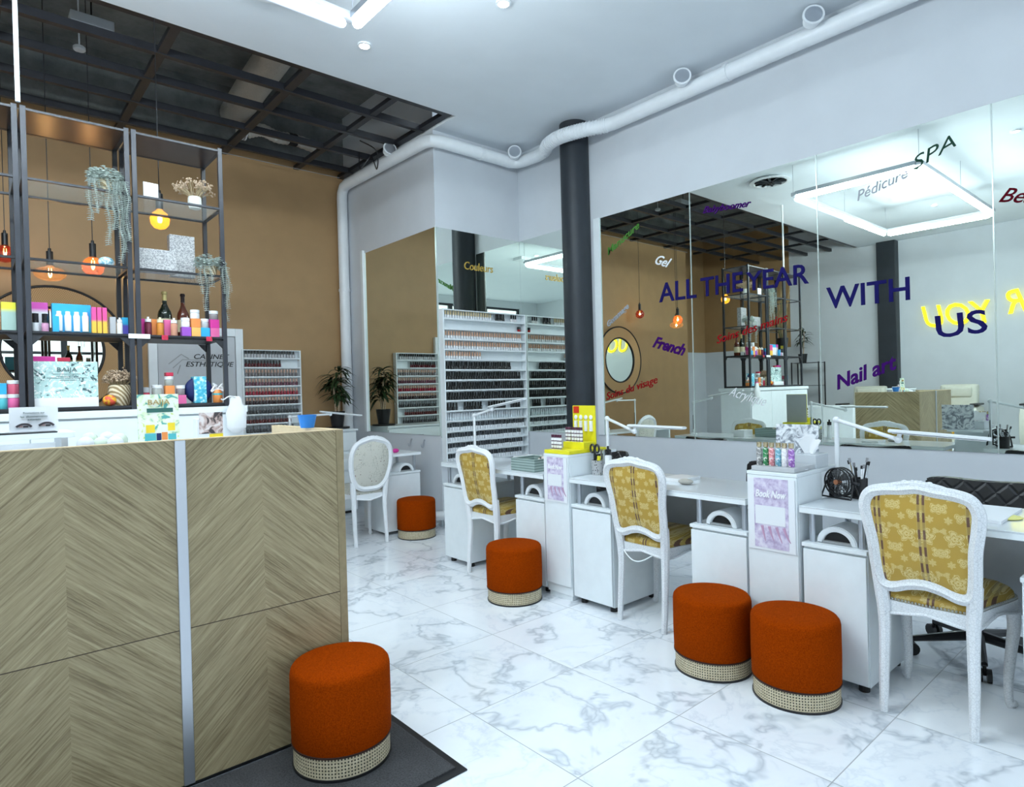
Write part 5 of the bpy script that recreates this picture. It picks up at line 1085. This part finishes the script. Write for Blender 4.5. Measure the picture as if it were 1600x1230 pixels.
tb = thing('tissue_dispenser', 'clear tissue box with a white tissue pulled up', 'tissue box', (3.15, 1.385, .926)); link('box', box(BM(), -.07, .07, -.055, .055, 0, .065, .003), mat('frosted_acrylic', (.70, .74, .78), .15, alpha=.75), tb); bm = BM(); G = []
for s in (0, .0015):
    G.append([[bm.verts.new((.011*math.sin(3.1*u+2*v)+s, .022*u*(1+1.5*v), .06+.085*v*(1-.25*u*u)+.008*math.sin(5*u))) for u in [q/5-1 for q in range(11)]] for v in [q/6 for q in range(7)]])
for g in G:
    for a in range(6):
        for b in range(10): bm.faces.new((g[a][b], g[a+1][b], g[a+1][b+1], g[a][b+1]))
link('tissue', bm, WJ, tb, smooth=True)
o = link('loose_wipe', ball(BM(), (0, 0, .006), .04, (1, 1, .13)), PAPER, loc=(2.99, 1.37, .9255), smooth=True); tag(o, 'crumpled white wipe at the edge of the poster cabinet', 'wipe')
# fan
fn = thing('desk_fan', 'small black desk fan with a copper hub', 'fan', (3.15, 1.250, TZ), -.30)
C = Vector((0, 0, .078)); bm = BM()
def ring3(bm, R, x, r): tube(bm, [C+Vector((x, R*math.cos(2*PI*j/36), R*math.sin(2*PI*j/36))) for j in range(36)], r, 6, True)
ring3(bm, .066, -.022, .004); ring3(bm, .066, .022, .004); ring3(bm, .066, 0, .004)
link('ring_housing', bm, BLKP, fn, smooth=True); bm = BM()
for R in (.028, .042, .055): ring3(bm, R, -.024, .0012); ring3(bm, R, .024, .0012)
for k in range(16):
    a = 2*PI*k/16
    for x in (-.024, .024): tube(bm, [C+Vector((x, .012*math.cos(a), .012*math.sin(a))), C+Vector((x, .066*math.cos(a), .066*math.sin(a)))], .0011, 4)
link('grille', bm, BLKP, fn)
for k in range(5):
    a = 2*PI*k/5; bm = BM(); pts = []
    Lp = [(.012, -.25), (.035, -.35), (.056, -.28), (.060, 0), (.056, .30), (.035, .22), (.012, .15)]
    vs = [bm.verts.new(C+Vector((-.006+b*.03, R*math.cos(a+b*1.3), R*math.sin(a+b*1.3)))) for R, b in Lp]; vs2 = [bm.verts.new(v.co+Vector((.002, 0, 0))) for v in vs]; n = len(vs)
    bm.faces.new(vs); bm.faces.new(vs2[::-1]); [bm.faces.new((vs[j], vs[(j+1) % n], vs2[(j+1) % n], vs2[j])) for j in range(n)]; link('blade', bm, mat('smoke_grey_plastic', (.10, .105, .11), .3), fn)
link('hub', cyl(BM(), (-.030, 0, .078), .012, .03, 16, 'x'), mat('copper', (.45, .18, .09), .3, .7), fn, smooth='auto')
bm = BM()
for s in (-1, 1): tube(bm, [(0, s*.072, .078), (-.03, s*.080, .005)], .004, 6); tube(bm, [(0, s*.072, .078), (.035, s*.080, .005)], .004, 6)
tube(bm, [(-.03, -.08, .005), (-.03, .08, .005)], .004, 6); tube(bm, [(.035, -.08, .005), (.035, .08, .005)], .004, 6); link('stand', bm, BLKP, fn)
kn = link('knob', cyl(BM(), (0, -.10, .078), .008, .03, 10, 'y'), BLKP, fn)
bc2 = thing('brush_cup', 'dark cup of nail brushes behind the fan', 'cup', (3.245, 1.20, TZ)); link('cup', lathe(BM(), [(.035, 0), (.038, .09), (.034, .09), (.03, .01), (.01, .01)], 20), BLKP, bc2, smooth='auto')
for k in range(8):
    a = k*.8; o = link('nail_brush', tube(BM(), [(0, 0, .012), (.018*math.cos(a)*1.4, .03*math.sin(a), .13+.012*(k % 4))], .0032, 6), (CHROME, BLKP, WJ)[k % 3], loc=(3.245+.012*math.cos(a), 1.20+.012*math.sin(a), TZ), smooth='auto'); tag(o, ('silver', 'black', 'white')[k % 3]+' nail brush standing in the dark cup behind the fan', 'brush', ('silver', 'black', 'white')[k % 3]+' brushes in the dark cup'); bm = BM(); e = Vector((.018*math.cos(a)*1.4, .03*math.sin(a), .13+.012*(k % 4))); tube(bm, [e, e*1.12], .006, 6); link('bristles', bm, (BLKP, mat('grey_bristle', (.3, .3, .32), .8))[k % 2], o)
pump(3.165, 1.345-.05, TZ, .012, .13, BK, BK, 'slim black bottle beside the lamp on the fan desk')
o = link('yellow_cloth', ball(BM(), (0, 0, .004), .06, (1, .8, .08)), mat('pale_yellow_print', (.78, .75, .25), .6), loc=(3.10, .60, TZ), smooth=True); tag(o, 'pale yellow leaf-printed cloth at the end of the fan desk', 'cloth')
carton('hand_towel', 2.95, 3.30, .80, TZ, .012, PAPER, 'white towel spread on the fan desk behind the gilt chair', 'towel', d=.42)
# pink goods on the far station
carton('sponge_pack', 3.03, 3.10, 5.40, .7605, .055, WJ, 'white pack with a dark round sticker on the far station'); o = link('pink_bow', ball(BM(), (0, 0, .02), .03, (1.3, .5, .7)), MAG, loc=(3.17, 5.4, .7605), smooth=True); tag(o, 'pink bow-shaped ornament on the far station', 'ornament')
o = link('white_figurine', ball(ball(BM(), (0, 0, .03), .028), (0, 0, .075), .02), WJ, loc=(3.08, 5.52, .7605), smooth=True); tag(o, 'little white figurine at the back of the far station', 'ornament')
for k, y in enumerate((5.75, 5.50)):
    bm = BM(); tube(bm, spline([(-.001, 0, .05), (-.012, 0, .05), (-.02, 0, .02), (-.03, 0, -.02), (-.045, 0, -.01), (-.048, 0, .01)], 4), .006, 6); o = link('wall_hook', bm, ALU, loc=(XA, y, .80)); tag(o, 'silver wall hook below the side mirror, '+('farther from' if k == 0 else 'nearer to')+' the polish rack', 'hook')
o = link('floor_pipe_elbow', tube(BM(), spline([(3.43, 5.165, .13), (3.50, 5.13, .13), (3.56, 5.10, .12), (3.575, 5.09, .02)], 5), .045, 14), PVC, smooth='auto'); tag(o, 'white plastic pipe elbow on the floor beside the farthest stool', 'pipe')

# ------------------------------------------------------------------ seen in the mirror: cream pedicure armchairs and a tall stand by the far wall
CRM = plain('cream_leather', (.66, .66, .57), .45, .04); MUST = mat('mustard_leather', (.55, .30, .03), .5)
def armchair(x, y, label):
    t = thing('pedicure_armchair', label, 'armchair', (x, y, 0), group='cream pedicure armchairs')
    link('base', box(BM(), -.35, .35, -.30, .30, 0, .36, .04), CRM, t, smooth='auto'); bm = BM(); box(bm, -.28, .33, -.27, .27, .365, .52, .045, 3); link('seat', bm, MUST, t, smooth='auto')
    bm = BM(); box(bm, -.42, -.24, -.27, .27, .5, 1.24, .05, 3); 
    for v in bm.verts: v.co.x -= (v.co.z-.5)*.15
    b = link('backrest', bm, CRM, t, smooth='auto'); bm = BM(); box(bm, -.40, -.29, -.20, .20, 1.02, 1.20, .04, 3); link('head_cushion', bm, CRM, b, smooth='auto')
    for s in (-1, 1):
        bm = BM(); prism(bm, [(-.30, .30), (.26, .30), (.32, .45), (.30, .74), (.22, .86), (-.05, .90), (-.26, .86)], 'y', min(s*.29, s*.38), max(s*.29, s*.38), .025) ; a = link('armrest', bm, CRM, t, smooth='auto'); link('arm_pad', box(BM(), -.2, .2, min(s*.28, s*.39), max(s*.28, s*.39), .90, .93, .01), BLKP, a)
    link('foot_basin', lathe(BM(), [(.2, .0), (.26, .25), (.24, .25), (.19, .08), (.01, .08)], 24, (.62, 0, 0)), PVC, t, smooth='auto')
armchair(-3.0, 4.5, 'cream pedicure armchair before the dark far column, seen in the mirror'); armchair(-3.0, 3.1, 'cream pedicure armchair below the neon word YOU, seen in the mirror'); armchair(-3.0, 1.8, 'cream pedicure armchair below the neon word FOR, seen in the mirror')
o = tag(link('display_counter', box(BM(), -.3, .3, -.5, .5, 0, .95, .01), WHITE, loc=(-1.3, 4.4, 0)), 'plain white counter between the shelving and the cream armchairs', 'counter')
et = thing('metal_stand', 'tall narrow black metal stand beside the far white wall', 'stand', (-3.55, 5.70, 0)); bm = BM()
for x in (-.15, .13):
    for y in (-.28, .26): link('post', box(BM(), x, x+.02, y, y+.02, 0, 1.75), BLK, et)
for z in (.3, .8, 1.28, 1.74): link('stand_shelf', box(BM(), -.13, .13, -.26, .26, z-.01, z), BLK, et)
dracaena(-3.55, 5.80, 1.741, 'leafy plant on top of the tall black metal stand', seed=6, n=40)
for o in bpy.data.objects:
    if o.type == 'MESH' and not o.data.materials: o.data.materials.append(WHITE)
bpy.context.view_layer.update()
